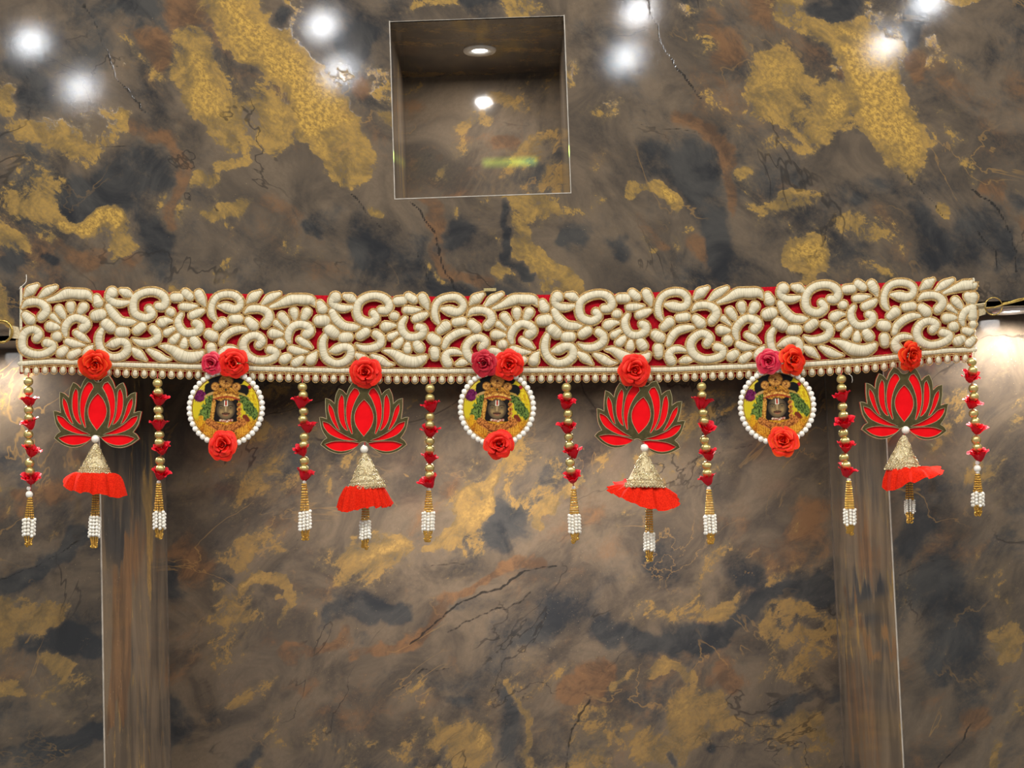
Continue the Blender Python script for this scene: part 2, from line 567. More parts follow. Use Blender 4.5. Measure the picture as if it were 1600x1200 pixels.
# ---- vein layout of the header sheet (one printed repeat, photo positions)
HEADER = [
    ('d', [(85, 95)], (95, 85), 0.8), ('d', [(200, 12)], (62, 28), 1.0), ('d', [(175, 288)], (85, 62), 1.0),
    ('d', [(242, 395)], (36, 60), 0.9), ('d', [(432, 30)], (24, 26), 1.1), ('d', [(565, 55)], (28, 40), 1.1),
    ('d', [(85, 412)], (22, 14), 0.8), ('d', [(8, 412)], (22, 14), 0.8), ('t', [(455, 285)], (80, 42), 0.8),
    ('d', [(500, 330)], (40, 25), 0.5), ('d', [(570, 395)], (30, 70), 0.9), ('d', [(480, 352)], (22, 12), 0.7),
    ('d', [(300, 120)], (30, 40), 0.4),
    ('g', [(345, 12), (410, 70), (475, 110), (510, 180), (545, 265)], 40, 1.1), ('g', [(470, 165)], (75, 62), 0.65),
    ('g', [(310, 100), (345, 195), (420, 205)], 42, 0.7), ('g', [(340, 150)], (50, 60), 0.5), ('g', [(300, 282)], (34, 24), 0.8),
    ('g', [(350, 252)], (55, 16), 0.6), ('g', [(375, 338)], (50, 20), 0.9), ('g', [(470, 385)], (55, 25), 0.6),
    ('g', [(372, 425)], (26, 36), 1.0), ('g', [(62, 205)], (56, 34), 0.7), ('g', [(8, 150)], (22, 38), 0.9),
    ('g', [(112, 335), (180, 358)], 14, 0.9), ('g', [(165, 345)], (24, 18), 0.7), ('g', [(25, 365)], (32, 34), 0.55),
    ('g', [(185, 410)], (34, 30), 0.6), ('r', [(210, 425)], (26, 24), 1.0), ('g', [(100, 370), (130, 420)], 12, 0.6),
    ('r', [(300, 28)], (50, 60), 0.8), ('r', [(230, 80), (262, 110)], 22, 0.7),
    ('r', [(200, 205), (240, 222), (268, 260), (278, 350)], 16, 1.0), ('g', [(197, 198)], (12, 22), 0.9),
    ('r', [(455, 150)], (24, 26), 0.9), ('r', [(575, 118)], (32, 28), 1.0), ('r', [(520, 210)], (18, 14), 0.6),
    ('r', [(108, 378), (150, 425)], 14, 0.7),
    ('g', [(655, 20)], (50, 22), 0.7), ('d', [(742, 8)], (40, 18), 1.0), ('t', [(660, 60)], (60, 40), 0.5),
    ('d', [(630, 400)], (52, 70), 0.8), ('d', [(690, 435)], (20, 30), 0.8), ('g', [(600, 335)], (16, 16), 0.6),
    ('r', [(651, 315), (670, 340), (684, 364), (714, 392), (747, 419), (763, 444)], 13, 1.0),
    ('d', [(702, 350)], (28, 24), 0.8), ('d', [(775, 338), (780, 375), (795, 410), (830, 440)], 7, 1.0),
    ('g', [(822, 330)], (55, 36), 0.8), ('g', [(800, 368), (850, 430), (888, 452)], 20, 0.9), ('g', [(782, 425)], (20, 26), 0.7),
    ('g', [(700, 330)], (12, 10), 0.7), ('d', [(730, 440)], (20, 30), 0.3), ('r', [(800, 180)], (50, 60), 0.5),
    ('g', [(615, 200), (640, 290)], 24, 0.6), ('g', [(590, 330)], (20, 14), 0.5),
    ('d', [(895, 372)], (26, 40), 0.6),
    ('c', [(125, 0), (150, 45), (165, 95), (180, 130), (228, 180)], 0, 1.0), ('c', [(95, 5), (112, 40)], 0, 0.7),
    ('c', [(130, 225), (170, 228), (225, 237)], 0, 0.8), ('c', [(545, 300), (579, 337), (598, 359)], 0, 1.0),
    ('c', [(640, 320), (664, 345), (678, 364), (695, 397), (708, 427), (717, 458)], 0, 1.2),
    ('c', [(651, 392), (670, 422), (684, 455)], 0, 1.0), ('c', [(115, 355), (150, 400), (165, 430)], 0, 0.7),
    ('c', [(595, 380), (597, 440)], 0, 0.7), ('c', [(775, 430), (830, 452)], 0, 0.4),
]
LOWER_SIDE = [
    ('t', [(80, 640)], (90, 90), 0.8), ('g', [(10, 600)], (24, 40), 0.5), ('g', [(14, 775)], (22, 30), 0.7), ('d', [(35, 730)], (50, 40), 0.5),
    ('r', [(30, 792), (110, 772)], 16, 0.8), ('d', [(0, 915), (75, 885), (155, 848)], 14, 1.0), ('g', [(40, 960)], (62, 54), 0.75),
    ('t', [(120, 915)], (40, 40), 0.6), ('d', [(30, 1015), (90, 1000), (165, 1000)], 20, 1.0), ('g', [(80, 1035)], (38, 22), 0.9),
    ('g', [(10, 1085)], (26, 26), 0.9), ('d', [(25, 1130)], (38, 38), 0.9), ('g', [(115, 1085)], (50, 50), 0.5),
    ('d', [(0, 1188), (90, 1162), (165, 1140)], 14, 1.0), ('c', [(0, 905), (75, 876), (150, 842)], 0, 0.9), ('c', [(60, 1195), (150, 1150)], 0, 0.8),
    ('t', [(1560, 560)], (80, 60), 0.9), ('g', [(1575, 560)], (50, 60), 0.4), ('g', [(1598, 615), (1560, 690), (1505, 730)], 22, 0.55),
    ('d', [(1480, 980)], (85, 95), 0.9), ('d', [(1440, 800)], (40, 60), 0.5), ('g', [(1578, 1000)], (38, 50), 0.6), ('g', [(1425, 1045)], (16, 22), 0.5),
    ('r', [(1505, 1120)], (34, 26), 1.0), ('g', [(1545, 1078)], (16, 20), 0.6), ('c', [(1465, 1200), (1490, 1160), (1512, 1128)], 0, 1.0),
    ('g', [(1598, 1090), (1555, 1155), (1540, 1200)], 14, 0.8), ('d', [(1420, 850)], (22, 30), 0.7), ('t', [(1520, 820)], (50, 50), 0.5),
    ('c', [(1405, 898), (1450, 884), (1500, 880)], 0, 0.8),
]
ALCOVE = [
    ('d', [(262, 800)], (30, 70), 0.8), ('d', [(268, 915)], (22, 45), 0.8), ('r', [(292, 885)], (38, 55), 0.8),
    ('g', [(330, 862), (450, 856), (590, 850)], 28, 0.55), ('g', [(382, 919), (431, 904), (465, 919), (454, 952)], 8, 0.9),
    ('d', [(345, 905)], (22, 22), 0.8), ('g', [(375, 985)], (80, 62), 0.45), ('r', [(465, 1062)], (30, 34), 1.0),
    ('d', [(510, 942), (560, 948), (612, 955)], 20, 1.0), ('d', [(570, 1000)], (34, 18), 0.7),
    ('r', [(450, 1020), (495, 990), (545, 980), (560, 1012), (624, 1005), (669, 964), (725, 926), (781, 889), (837, 874)], 12, 1.1),
    ('g', [(545, 974)], (14, 18), 0.9), ('d', [(345, 1122)], (60, 58), 0.5), ('g', [(375, 1080)], (24, 14), 0.8), ('d', [(264, 1130)], (26, 60), 0.8),
    ('d', [(385, 1180)], (28, 20), 0.9), ('r', [(505, 1130)], (90, 60), 0.45), ('g', [(470, 1150)], (60, 50), 0.4),
    ('g', [(762, 750), (757, 806), (725, 832), (661, 862)], 14, 0.9), ('g', [(575, 870)], (85, 38), 0.5), ('d', [(800, 825)], (42, 52), 0.8),
    ('d', [(735, 945)], (45, 14), 0.8), ('r', [(890, 785)], (44, 34), 0.8), ('g', [(848, 815), (862, 780), (900, 755)], 8, 0.6),
    ('d', [(1045, 865)], (48, 68), 0.8), ('d', [(880, 968)], (75, 50), 0.6), ('g', [(1012, 962)], (50, 38), 0.55),
    ('r', [(900, 1088), (965, 1040)], 20, 1.1), ('d', [(800, 1130)], (30, 56), 1.0), ('d', [(720, 1090)], (22, 16), 0.8),
    ('g', [(735, 1150)], (58, 32), 0.6), ('g', [(745, 1135)], (14, 10), 0.8), ('g', [(807, 1080), (826, 1117), (838, 1144), (807, 1196)], 9, 0.9),
    ('g', [(1045, 1165)], (75, 44), 0.6), ('d', [(1020, 1082)], (48, 36), 0.4), ('g', [(975, 1065), (1045, 1032), (1092, 1050)], 10, 0.8),
    ('d', [(965, 985), (1030, 1002), (1131, 982), (1225, 930), (1275, 908)], 22, 1.1), ('r', [(1200, 830)], (105, 60), 0.7),
    ('d', [(1165, 893)], (46, 22), 0.9), ('g', [(1155, 942)], (42, 22), 0.8), ('g', [(1250, 985)], (60, 32), 0.8), ('d', [(1248, 978)], (32, 16), 0.8),
    ('r', [(1142, 1052)], (26, 32), 1.2), ('g', [(1110, 1105)], (52, 50), 0.8), ('g', [(1255, 1042)], (62, 36), 0.4),
    ('d', [(1205, 1116), (1322, 1078)], 14, 1.0), ('g', [(1240, 1138)], (45, 24), 0.6), ('d', [(1300, 1145)], (24, 60), 0.6),
    ('d', [(1104, 1174)], (12, 12), 1.0), ('d', [(1062, 1168)], (14, 12), 1.0),
    ('g', [(505, 755)], (22, 50), 0.55), ('g', [(740, 768), (700, 820)], 14, 0.6), ('g', [(640, 640), (700, 720)], 24, 0.4), ('t', [(600, 660)], (140, 60), 0.5),
    ('g', [(955, 735)], (30, 30), 0.5), ('t', [(900, 660)], (120, 60), 0.4), ('r', [(690, 770)], (26, 26), 0.5), ('d', [(745, 760)], (24, 30), 0.5),
    ('r', [(640, 1010), (560, 1110)], 40, 0.35), ('t', [(690, 1010)], (60, 30), 0.4),
    ('c', [(639, 1001), (680, 968), (725, 941), (778, 922), (822, 892), (868, 879)], 0, 1.2), ('c', [(699, 990), (762, 960), (830, 924)], 0, 1.0),
    ('c', [(625, 1075), (660, 1045), (700, 1040)], 0, 0.8), ('c', [(879, 1200), (890, 1155), (924, 1095)], 0, 1.0),
    ('c', [(1180, 1114), (1225, 1095), (1278, 1072), (1322, 1050)], 0, 0.8), ('c', [(815, 1100), (880, 1080), (930, 1090)], 0, 0.7),
    ('c', [(1030, 760), (1080, 730), (1180, 690)], 0, 0.8), ('c', [(660, 890), (720, 876)], 0, 0.9),
]
REVEAL_L = [('d', [(180, 830)], (14, 60), 0.8), ('r', [(190, 870), (188, 1000), (180, 1120)], 12, 1.1), ('d', [(205, 700)], (30, 60), 0.6),
            ('d', [(225, 1090)], (8, 50), 0.7), ('r', [(215, 870)], (14, 40), 0.5), ('d', [(205, 1000)], (8, 40), 0.6), ('t', [(225, 1000)], (16, 90), 0.6)]
REVEAL_R = [('d', [(1350, 935)], (34, 34), 0.9), ('r', [(1325, 960), (1345, 955), (1360, 1005), (1375, 1010), (1402, 985)], 8, 1.1),
            ('r', [(1345, 1050), (1350, 1190)], 26, 0.6), ('r', [(1360, 870)], (20, 40), 0.7), ('d', [(1355, 720)], (30, 60), 0.5),
            ('t', [(1390, 1120)], (12, 70), 0.8), ('g', [(1385, 880)], (14, 20), 0.6)]

PER = W(873, 230, 0)[0] - W(0, 230, 0)[0]
FX0, FX1 = W(-10, 300, 0)[0], W(1610, 300, 0)[0]
STEP = 3.0 * PX
header = None
A = np.unique(np.round(np.concatenate([axis(-1.15, nl, STEP, FX0), axis(nl, nr, STEP), axis(nr, 1.15, STEP, nr, FX1)]), 7))
Z = np.unique(np.round(np.concatenate([axis(Z_EDGE, nb, STEP), axis(nb, nt, STEP), axis(nt, 0.95, STEP, nt, W(800, -12, 0)[2])]), 7))
header = panel('wall_back', A, Z, lambda a, b: np.stack([a, 0 * a, b], -1), lambda a, b: paint(a, b, HEADER, 0.0, PER, 0, 1.0, -0.75), M['lam_up'],
               holes=lambda a, b: (a > nl) & (a < nr) & (b > nb) & (b < nt))
tag(header, kind='structure')


def shift(strokes, dx, dy):
    return [(c, [(a + dx, b + dy) for a, b in p], r, s) for c, p, r, s in strokes]


# niche lining
NICHE = [('g', [(650, 190), (720, 160), (800, 170)], 30, 0.6), ('g', [(690, 280), (640, 300)], 20, 0.5), ('r', [(770, 190)], (60, 30), 0.5), ('g', [(740, 180), (700, 260)], 30, 0.7), ('r', [(790, 220)], (26, 20), 1.0), ('g', [(800, 235)], (22, 14), 0.6), ('d', [(748, 190)], (14, 14), 0.9),
         ('d', [(670, 250)], (26, 30), 0.7), ('r', [(690, 250)], (16, 14), 0.8), ('d', [(825, 275)], (34, 20), 0.6), ('g', [(775, 150)], (40, 14), 0.4), ('r', [(660, 170)], (30, 30), 0.5)]
nx = axis(nl, nr, 4 * PX); ny = axis(0, ND, 5 * PX); nz = axis(nb, nt, 4 * PX)
o = panel('niche_back_panel', nx, nz, lambda a, b: np.stack([a, 0 * a + ND, b], -1), lambda a, b: paint(a, b, NICHE, ND, None, 3, 1.0, 0.9), M['lam_low'], header)
o = panel('niche_ceiling_panel', nx, ny, lambda a, b: np.stack([a, b, 0 * a + nt], -1), lambda a, b: paint(a * 0.6, b, [], 0, None, 4, 2.0), M['lam_low'], header, flip=True)
o = panel('niche_floor_panel', nx, ny, lambda a, b: np.stack([a, b, 0 * a + nb], -1), lambda a, b: paint(a, b, [], 0, None, 5), M['lam_low'], header)
o = panel('niche_side_panel', ny, nz, lambda a, b: np.stack([0 * a + nl, a, b], -1), lambda a, b: paint(a * 4, b, [], 0, None, 6, 0.3, 0.0), M['lam_side'], header, flip=True)
o = panel('niche_side_panel', ny, nz, lambda a, b: np.stack([0 * a + nr, a, b], -1), lambda a, b: paint(a * 4 + 2, b, [], 0, None, 6, 0.3, 0.0), M['lam_side'], header)


def strip(name, a, b, parent=None, mat='edge'):
    m = MB(); m.box(a, b)
    o = link(name, m.mesh(name, M[mat], False), parent)
    if parent is None: tag(o, kind='structure')
    return o


ew = 0.0011
strip('edge_band', (nl - ew, -0.0004, nb - ew), (nl, 0.004, nt + ew), header)
strip('edge_band', (nr, -0.0004, nb - ew), (nr + ew, 0.004, nt + ew), header)
strip('edge_band', (nl, -0.0004, nb - ew), (nr, 0.004, nb), header)
strip('edge_band', (nl, -0.0002, nt), (nr, 0.004, nt + ew * 0.4), header)

# soffit under the header, with the alcove cut
ZB = W(800, 1260, Y_SIDE)[2] - 0.05
m = MB()
m.box((-1.15, 0.0, Z_EDGE), (1.15, Y_SIDE, Z_EDGE + 0.006))
m.box((XL, Y_SIDE, Z_EDGE), (XR, Y_BACK, Z_EDGE + 0.006))
o = link('ceiling', m.mesh('soffit', M['dark'], False)); tag(o, kind='structure')

zl = axis(ZB, Z_EDGE, STEP)
o = panel('wall_left', axis(-1.15, XL, STEP, W(-12, 900, Y_SIDE)[0]), zl, lambda a, b: np.stack([a, 0 * a + Y_SIDE, b], -1),
          lambda a, b: paint(a, b, LOWER_SIDE, Y_SIDE, None, 1), M['lam_low']); tag(o, kind='structure')
o = panel('wall_right', axis(XR, 1.15, STEP, XR, W(1612, 900, Y_SIDE)[0]), zl, lambda a, b: np.stack([a, 0 * a + Y_SIDE, b], -1),
          lambda a, b: paint(a, b, LOWER_SIDE, Y_SIDE, None, 2), M['lam_low']); tag(o, kind='structure')
ZB2 = ZB - 0.12
o = panel('wall_alcove', axis(XL, XR, STEP * 1.1), axis(ZB2, Z_EDGE, STEP * 1.1), lambda a, b: np.stack([a, 0 * a + Y_BACK, b], -1),
          lambda a, b: paint(a, b, ALCOVE, Y_BACK, None, 2), M['lam_low']); tag(o, kind='structure')


def reveal(name, X, strokes, seed, flip):
    # the strokes' photo positions land on the reveal plane x = X
    def ray(p):
        d = F * FWD + (p[0] - 800) * RIGHT + (600 - p[1]) * UP
        t = (X - CAM[0]) / d[0]
        return CAM + d * t
    ys = axis(Y_SIDE, Y_BACK, 4 * PX); zs = axis(ZB2, Z_EDGE, 4 * PX)

    def col(a, b):
        y = a - Y_SIDE
        base = paint(y * 1.1 + 3 * seed, b, [], 0, None, seed, 0.35, 0.0)
        wx = (fbm(y * 30, b * 9, 1, 4) - 0.5) * 0.08; wz = (fbm(y * 30, b * 9, 3, 4) - 0.5) * 0.10
        for ch, pts, rad, amt in strokes:
            q = [ray(p) for p in pts]; q = [(p[1], p[2]) for p in q]
            ky = (Y_BACK - Y_SIDE) / 87
            if isinstance(rad, tuple):
                e = ell(a + wx, b + wz, q[0][0], q[0][1], rad[0] * ky * 1.2, rad[1] * PX * 1.35)
            else:
                e = dist_poly((a + wx) / ky, (b + wz) / PX, [(u / ky, v / PX) for u, v in q], rad * 1.2)
            e = s01(e * 2) * amt
            i = {'g': 0, 'r': 1, 'd': 2, 't': 3}[ch]
            if i < 3: base[..., i] += e
            for j in range(3):
                if j != i: base[..., j] -= 0.6 * e
        return base
    o = panel(name, ys, zs, lambda a, b: np.stack([0 * a + X, a, b], -1), col, M['lam_side'], None, flip=flip)
    tag(o, kind='structure')
    return o


reveal('wall_alcove_left', XL, REVEAL_L, 3, True)
reveal('wall_alcove_right', XR, REVEAL_R, 5, False)
strip('trim_1', (XL - 0.0007, Y_SIDE - 0.0005, ZB), (XL + 0.0003, Y_SIDE + 0.003, Z_EDGE))
strip('trim_2', (XR - 0.0003, Y_SIDE - 0.0005, ZB), (XR + 0.0007, Y_SIDE + 0.003, Z_EDGE))
strip('trim_3', (XL, Y_BACK - 0.002, ZB2), (XL + 0.0010, Y_BACK, Z_EDGE), mat='seal')
strip('trim_4', (XR - 0.0010, Y_BACK - 0.002, ZB2), (XR, Y_BACK, Z_EDGE), mat='seal')


def downlight(name, label, c, r, flip=False):
    root = empty(name, c)
    tag(root, label, 'lamp')
    m = MB(); m.lathe([(r * 0.46, 0.0015), (r * 0.5, -0.0015), (r * 0.94, -0.0028), (r, -0.001), (r, 0.001)], 40)
    link('rim', m.mesh('lamp_rim', M['lamp_rim']), root)
    m = MB(); m.lathe([(0.0002, -0.001), (r * 0.3, -0.001), (r * 0.49, -0.0004)], 32)
    link('lens', m.mesh('lamp_lens', M['lamp']), root)
    return root


downlight('recessed_spotlight', 'small round white spotlight set in the ceiling of the wall niche', (NLX, NLY, nt - 0.0005), 0.0205)
downlight('recessed_spotlight', 'bright spotlight under the header edge at the far right end of the garland', (W(1580, 482, 0.045)[0], 0.045, Z_EDGE - 0.0005), 0.022)

# ------------------------------------------------------------------ garland band
TOPC = np.array([(20, 447), (60, 444), (110, 448), (190, 450), (300, 454), (400, 455), (500, 457), (600, 458.5), (700, 459), (800, 456.5), (920, 455.5),
                 (1000, 453.5), (1060, 450), (1150, 446), (1220, 443), (1290, 440.5), (1360, 438.5), (1410, 436), (1470, 435), (1535, 434)], float)
BOTC = np.array([(20, 569), (60, 566), (80, 565), (120, 566), (190, 570), (280, 572.5), (340, 574), (400, 576), (500, 578.5), (600, 580), (700, 580), (800, 579),
                 (920, 578), (1040, 577.5), (1100, 575), (1180, 572), (1265, 569), (1340, 564), (1390, 559), (1445, 551.5), (1480, 548), (1535, 546)], float)
ftop = lambda x: np.interp(x, TOPC[:, 0], TOPC[:, 1])
fbot = lambda x: np.interp(x, BOTC[:, 0], BOTC[:, 1])
STARTS = [-146.0, 201.0, 550.6, 897.5, 1251.0, 1604.0]

# embroidered pieces of one repeat, traced in enlarged crops: (x, y, radius) per spine point
TA = [
    [(345, 400, 42), (378, 460, 44), (300, 512, 44), (180, 475, 44), (140, 380, 44), (165, 270, 42), (260, 198, 42), (390, 182, 42), (495, 215, 44), (545, 290, 45), (510, 360, 46), (455, 365, 45)],
    [(645, 245, 48), (715, 245, 48)], [(790, 185, 45), (850, 225, 45)], [(960, 195, 50), (1000, 270, 46), (1025, 335, 18)],
    [(760, 358, 42), (840, 355, 40), (930, 345, 14)], [(880, 462, 46), (950, 430, 44), (1005, 405, 26)], [(603, 430, 46), (610, 431, 46)],
    [(740, 455, 24), (702, 530, 38), (715, 620, 42), (780, 688, 42), (880, 693, 42), (955, 650, 44), (960, 590, 46), (918, 565, 42)],
    [(500, 568, 56), (560, 548, 40), (630, 545, 14)], [(560, 690, 40), (640, 645, 24)], [(638, 792, 46), (680, 745, 40), (712, 705, 18)],
    [(770, 850, 45), (776, 800, 38), (785, 750, 14)], [(925, 832, 54), (895, 790, 50)],
    [(480, 862, 14), (560, 882, 36), (640, 925, 52), (720, 975, 66), (810, 1000, 62), (890, 1000, 60), (965, 965, 46), (995, 940, 26)],
    [(380, 655, 44), (440, 705, 44), (425, 785, 44), (335, 832, 42), (225, 832, 38), (135, 790, 12)],
    [(185, 672, 50), (248, 630, 50)], [(335, 925, 22), (430, 985, 44), (520, 1030, 36), (605, 1035, 8)], [(140, 915, 26), (215, 970, 48), (300, 1045, 12)],
    [(1172, 530, 14), (1122, 455, 36), (1112, 350, 36), (1165, 245, 36), (1270, 197, 38), (1395, 205, 40), (1468, 270, 38), (1462, 345, 40), (1390, 380, 46), (1290, 358, 50), (1200, 340, 18)],
    [(1080, 700, 52), (1130, 730, 60)], [(1112, 865, 52), (1118, 935, 46)], [(1180, 610, 42), (1248, 555, 56)], [(1375, 508, 46), (1455, 500, 48)],
    [(1238, 815, 32), (1270, 735, 40), (1350, 668, 42), (1445, 630, 40), (1540, 628, 24)],
    [(1275, 1020, 52), (1245, 955, 48), (1285, 892, 38), (1370, 880, 34), (1455, 902, 18)], [(1395, 1030, 24), (1460, 1010, 42), (1540, 1015, 12)],
]
TB = [
    [(120, 280, 18), (190, 218, 54), (272, 158, 22)], [(305, 305, 18), (400, 225, 46), (510, 160, 24)],
    [(405, 335, 18), (520, 290, 36), (640, 232, 56), (720, 225, 52), (800, 225, 56), (900, 232, 50), (955, 285, 16)],
    [(95, 420, 14), (155, 370, 40), (270, 360, 40), (360, 402, 44), (388, 480, 48), (330, 555, 45)], [(130, 525, 46), (190, 578, 58)],
    [(1330, 172, 30), (1400, 192, 50), (1470, 232, 18)],
    [(1210, 190, 64), (1175, 250, 46), (1225, 308, 42), (1320, 322, 40), (1415, 305, 22)],
    [(1170, 370, 38), (1220, 460, 48), (1320, 548, 46), (1440, 560, 40), (1505, 555, 14)],
    [(1085, 672, 28), (1050, 750, 40), (1052, 860, 42), (1100, 960, 42), (1200, 1020, 40), (1320, 1000, 44), (1398, 920, 46), (1388, 832, 44), (1310, 808, 44), (1220, 850, 48), (1140, 872, 14)],
    [(905, 985, 58), (935, 930, 44), (972, 885, 14)],
    [(1020, 270, 40), (1045, 330, 56)], [(1010, 490, 60), (1070, 480, 62)], [(1140, 600, 62), (1200, 640, 58)], [(1315, 690, 56), (1370, 685, 54)],
]
TD = [
    [(352, 850, 44), (385, 785, 46), (310, 728, 42), (205, 770, 42), (150, 870, 46), (190, 985, 46), (300, 1050, 42), (425, 1050, 40), (540, 1000, 42), (558, 925, 42), (485, 898, 46)],
    [(530, 690, 54), (600, 690, 40), (655, 690, 14)], [(560, 545, 34), (650, 620, 14)], [(640, 450, 48), (690, 520, 40), (720, 560, 18)],
    [(790, 380, 48), (800, 440, 38), (800, 482, 18)], [(952, 385, 52), (920, 450, 40)], [(612, 810, 54), (618, 812, 54)],
    [(728, 785, 24), (715, 700, 40), (760, 600, 42), (860, 540, 42), (960, 562, 46), (998, 622, 48), (950, 668, 52)],
    [(860, 748, 34), (930, 790, 42), (1015, 845, 12)], [(755, 870, 40), (835, 900, 44), (965, 900, 12)], [(668, 1020, 54), (712, 988, 46)], [(808, 1050, 48), (885, 995, 36)],
]


def to_ut(pieces, ox, oy, start, length):
    out = []
    for p in pieces:
        q = []
        for x, y, r in p:
            px = ox + x / 8; py = oy + y / 8
            t = (py - ftop(px)) / (fbot(px) - ftop(px))
            q.append(((px - start) / length, t, r / 8))
        out.append(q)
    return out


PIECES = to_ut(TA, 540, 440, 550.6, 346.9) + to_ut(TB, 720, 440, 550.6, 346.9) + to_ut(TD, 1060, 430, 897.5, 353.5)


def catmull(P, n):
    P = np.asarray(P, float)
    if len(P) == 2:
        t = np.linspace(0, 1, n + 2)[:, None]
        return P[0] * (1 - t) + P[1] * t
    Q = np.vstack([2 * P[0] - P[1], P, 2 * P[-1] - P[-2]])
    out = []
    for i in range(1, len(Q) - 2):
        for k in range(n):
            t = k / n
            a, b, c, d = Q[i - 1], Q[i], Q[i + 1], Q[i + 2]
            out.append(0.5 * (2 * b + (c - a) * t + (2 * a - 5 * b + 4 * c - d) * t * t + (3 * b - a - 3 * c + d) * t ** 3))
    out.append(Q[-2])
    return np.array(out)


CLOTH_Y = -0.0055


def capped(S):
    """adds round ends to a spine (x, y, r)"""
    def cap(p, q):
        t = p[:2] - q[:2]; t = t / (np.linalg.norm(t) + 1e-9)
        return [np.array([*(p[:2] + t * p[2] * math.sin(a)), p[2] * math.cos(a)]) for a in (math.radians(80), math.radians(55), math.radians(28))]
    a = cap(S[0], S[1]); b = cap(S[-1], S[-2])
    return np.array(a + list(S) + b[::-1])


def puff(S, hk=0.85, na=7):
    """padded satin stitch along a spine given in photo px -> verts, faces, uv in the world"""
    S = capped(S)
    T = np.gradient(S[:, :2], axis=0); T /= np.linalg.norm(T, axis=1)[:, None] + 1e-9
    N = np.stack([-T[:, 1], T[:, 0]], 1)
    L = np.concatenate([[0], np.cumsum(np.linalg.norm(np.diff(S[:, :2], axis=0), axis=1))])
    ang = np.linspace(0, PI, na)
    x = S[:, 0, None] + N[:, 0, None] * S[:, 2, None] * np.cos(ang)
    y = S[:, 1, None] + N[:, 1, None] * S[:, 2, None] * np.cos(ang)
    h = S[:, 2, None] * hk * np.sin(ang) ** 0.8
    V = W(x, y, CLOTH_Y - h * PX - 0.0003)
    uv = np.stack([np.broadcast_to(ang / PI * 4, x.shape), np.broadcast_to(L[:, None], x.shape)], -1).reshape(-1, 2)
    n = len(S); fs = []
    for i in range(n - 1):
        for k in range(na - 1):
            fs.append((i * na + k, i * na + k + 1, (i + 1) * na + k + 1, (i + 1) * na + k))
    fs.append(tuple(range(na))); fs.append(tuple((n - 1) * na + k for k in range(na))[::-1])
    return V.reshape(-1, 3), fs, uv + np.array([random.random() * 50, random.random() * 50])


def contour(S, off):
    S = S.copy(); S[:, 2] += off
    C = capped(S)
    T = np.gradient(C[:, :2], axis=0); T /= np.linalg.norm(T, axis=1)[:, None] + 1e-9
    N = np.stack([-T[:, 1], T[:, 0]], 1)
    l = C[:, :2] + N * C[:, 2:3]; r = C[:, :2] - N * C[:, 2:3]
    return np.vstack([l, r[::-1]])


def thread(mb, pts, r=0.55, depth=0.7, closed=True):
    w = W(pts[:, 0], pts[:, 1], CLOTH_Y - depth * PX)
    mb.tube(w, r * PX, 4, closed)


band = empty('embroidered_garland_band', WV(800, 520, CLOTH_Y))
tag(band, 'long red door garland band covered in cream and gold padded embroidery with pearl edging', 'garland')
binv = Vector(band.location)


def bandpart(name, v, f, mat, uv=None, smooth=True):
    v = [Vector(p) - binv for p in v]
    return link(name, mesh(name, v, f, mat, smooth, uv), band)


gold = MB()
xl_edge, xr_edge = 31.0, 1523.0
for k in range(5):
    a, b = STARTS[k], STARTS[k + 1]
    for pc in PIECES:
        q = np.array(pc); q[:, 2] = q[:, 2] * 1.12 + 0.35
        x = a + q[:, 0] * (b - a)
        cx = x.mean()
        if cx < xl_edge + 1 or cx > xr_edge + 9: continue
        x = np.clip(x, xl_edge + 3, xr_edge - 3)
        t, b_ = ftop(x), fbot(x)
        y = t + q[:, 1] * (b_ - t)
        jit = np.random.RandomState(int(cx * 7) % 9999).normal(0, 0.35, (len(x), 2))
        S = catmull(np.stack([x + jit[:, 0], y + jit[:, 1], q[:, 2] * (1.0 if len(x) > 2 else 1.02)], 1), 4)
        S[:, 2] = np.maximum(S[:, 2], 0.6)
        v, f, uv = puff(S)
        ln = np.abs(np.diff(S[:, :2], axis=0)).sum()
        bandpart('scroll_motif' if ln > 45 else ('petal_motif' if len(x) > 2 else 'dot_motif'), v, f, M['satin'], uv)
        Sb = S.copy(); Sb[:, 2] += 2.3
        vb, fb, ub = puff(Sb, 0.12, 5)
        gold.add(vb, fb)
        thread(gold, contour(S, 0.55), 0.85, 2.2)
        if len(x) > 5: thread(gold, contour(S, 2.0), 0.6, 1.6)

# red cloth
xs = np.linspace(xl_edge, xr_edge, 180)
m = MB()
rows = 8
tt, bb = ftop(xs) + 4.5, fbot(xs) + 16
vs = []
for j in range(rows):
    y = tt + (bb - tt) * j / (rows - 1)
    ripple = 0.0006 * np.sin(xs * 0.05 + j) * (0.5 + 0.5 * np.sin(xs * 0.013))
    vs += list(W(xs, y, CLOTH_Y + 0.0032 + np.abs(ripple) * 0.6))
n = len(xs)
fs = [(j * n + i, j * n + i + 1, (j + 1) * n + i + 1, (j + 1) * n + i) for j in range(rows - 1) for i in range(n - 1)]
o = bandpart('backing_cloth', vs, fs, M['red_net'])
md = o.modifiers.new('cloth_thickness', 'SOLIDIFY'); md.thickness = 0.0007; md.offset = 0
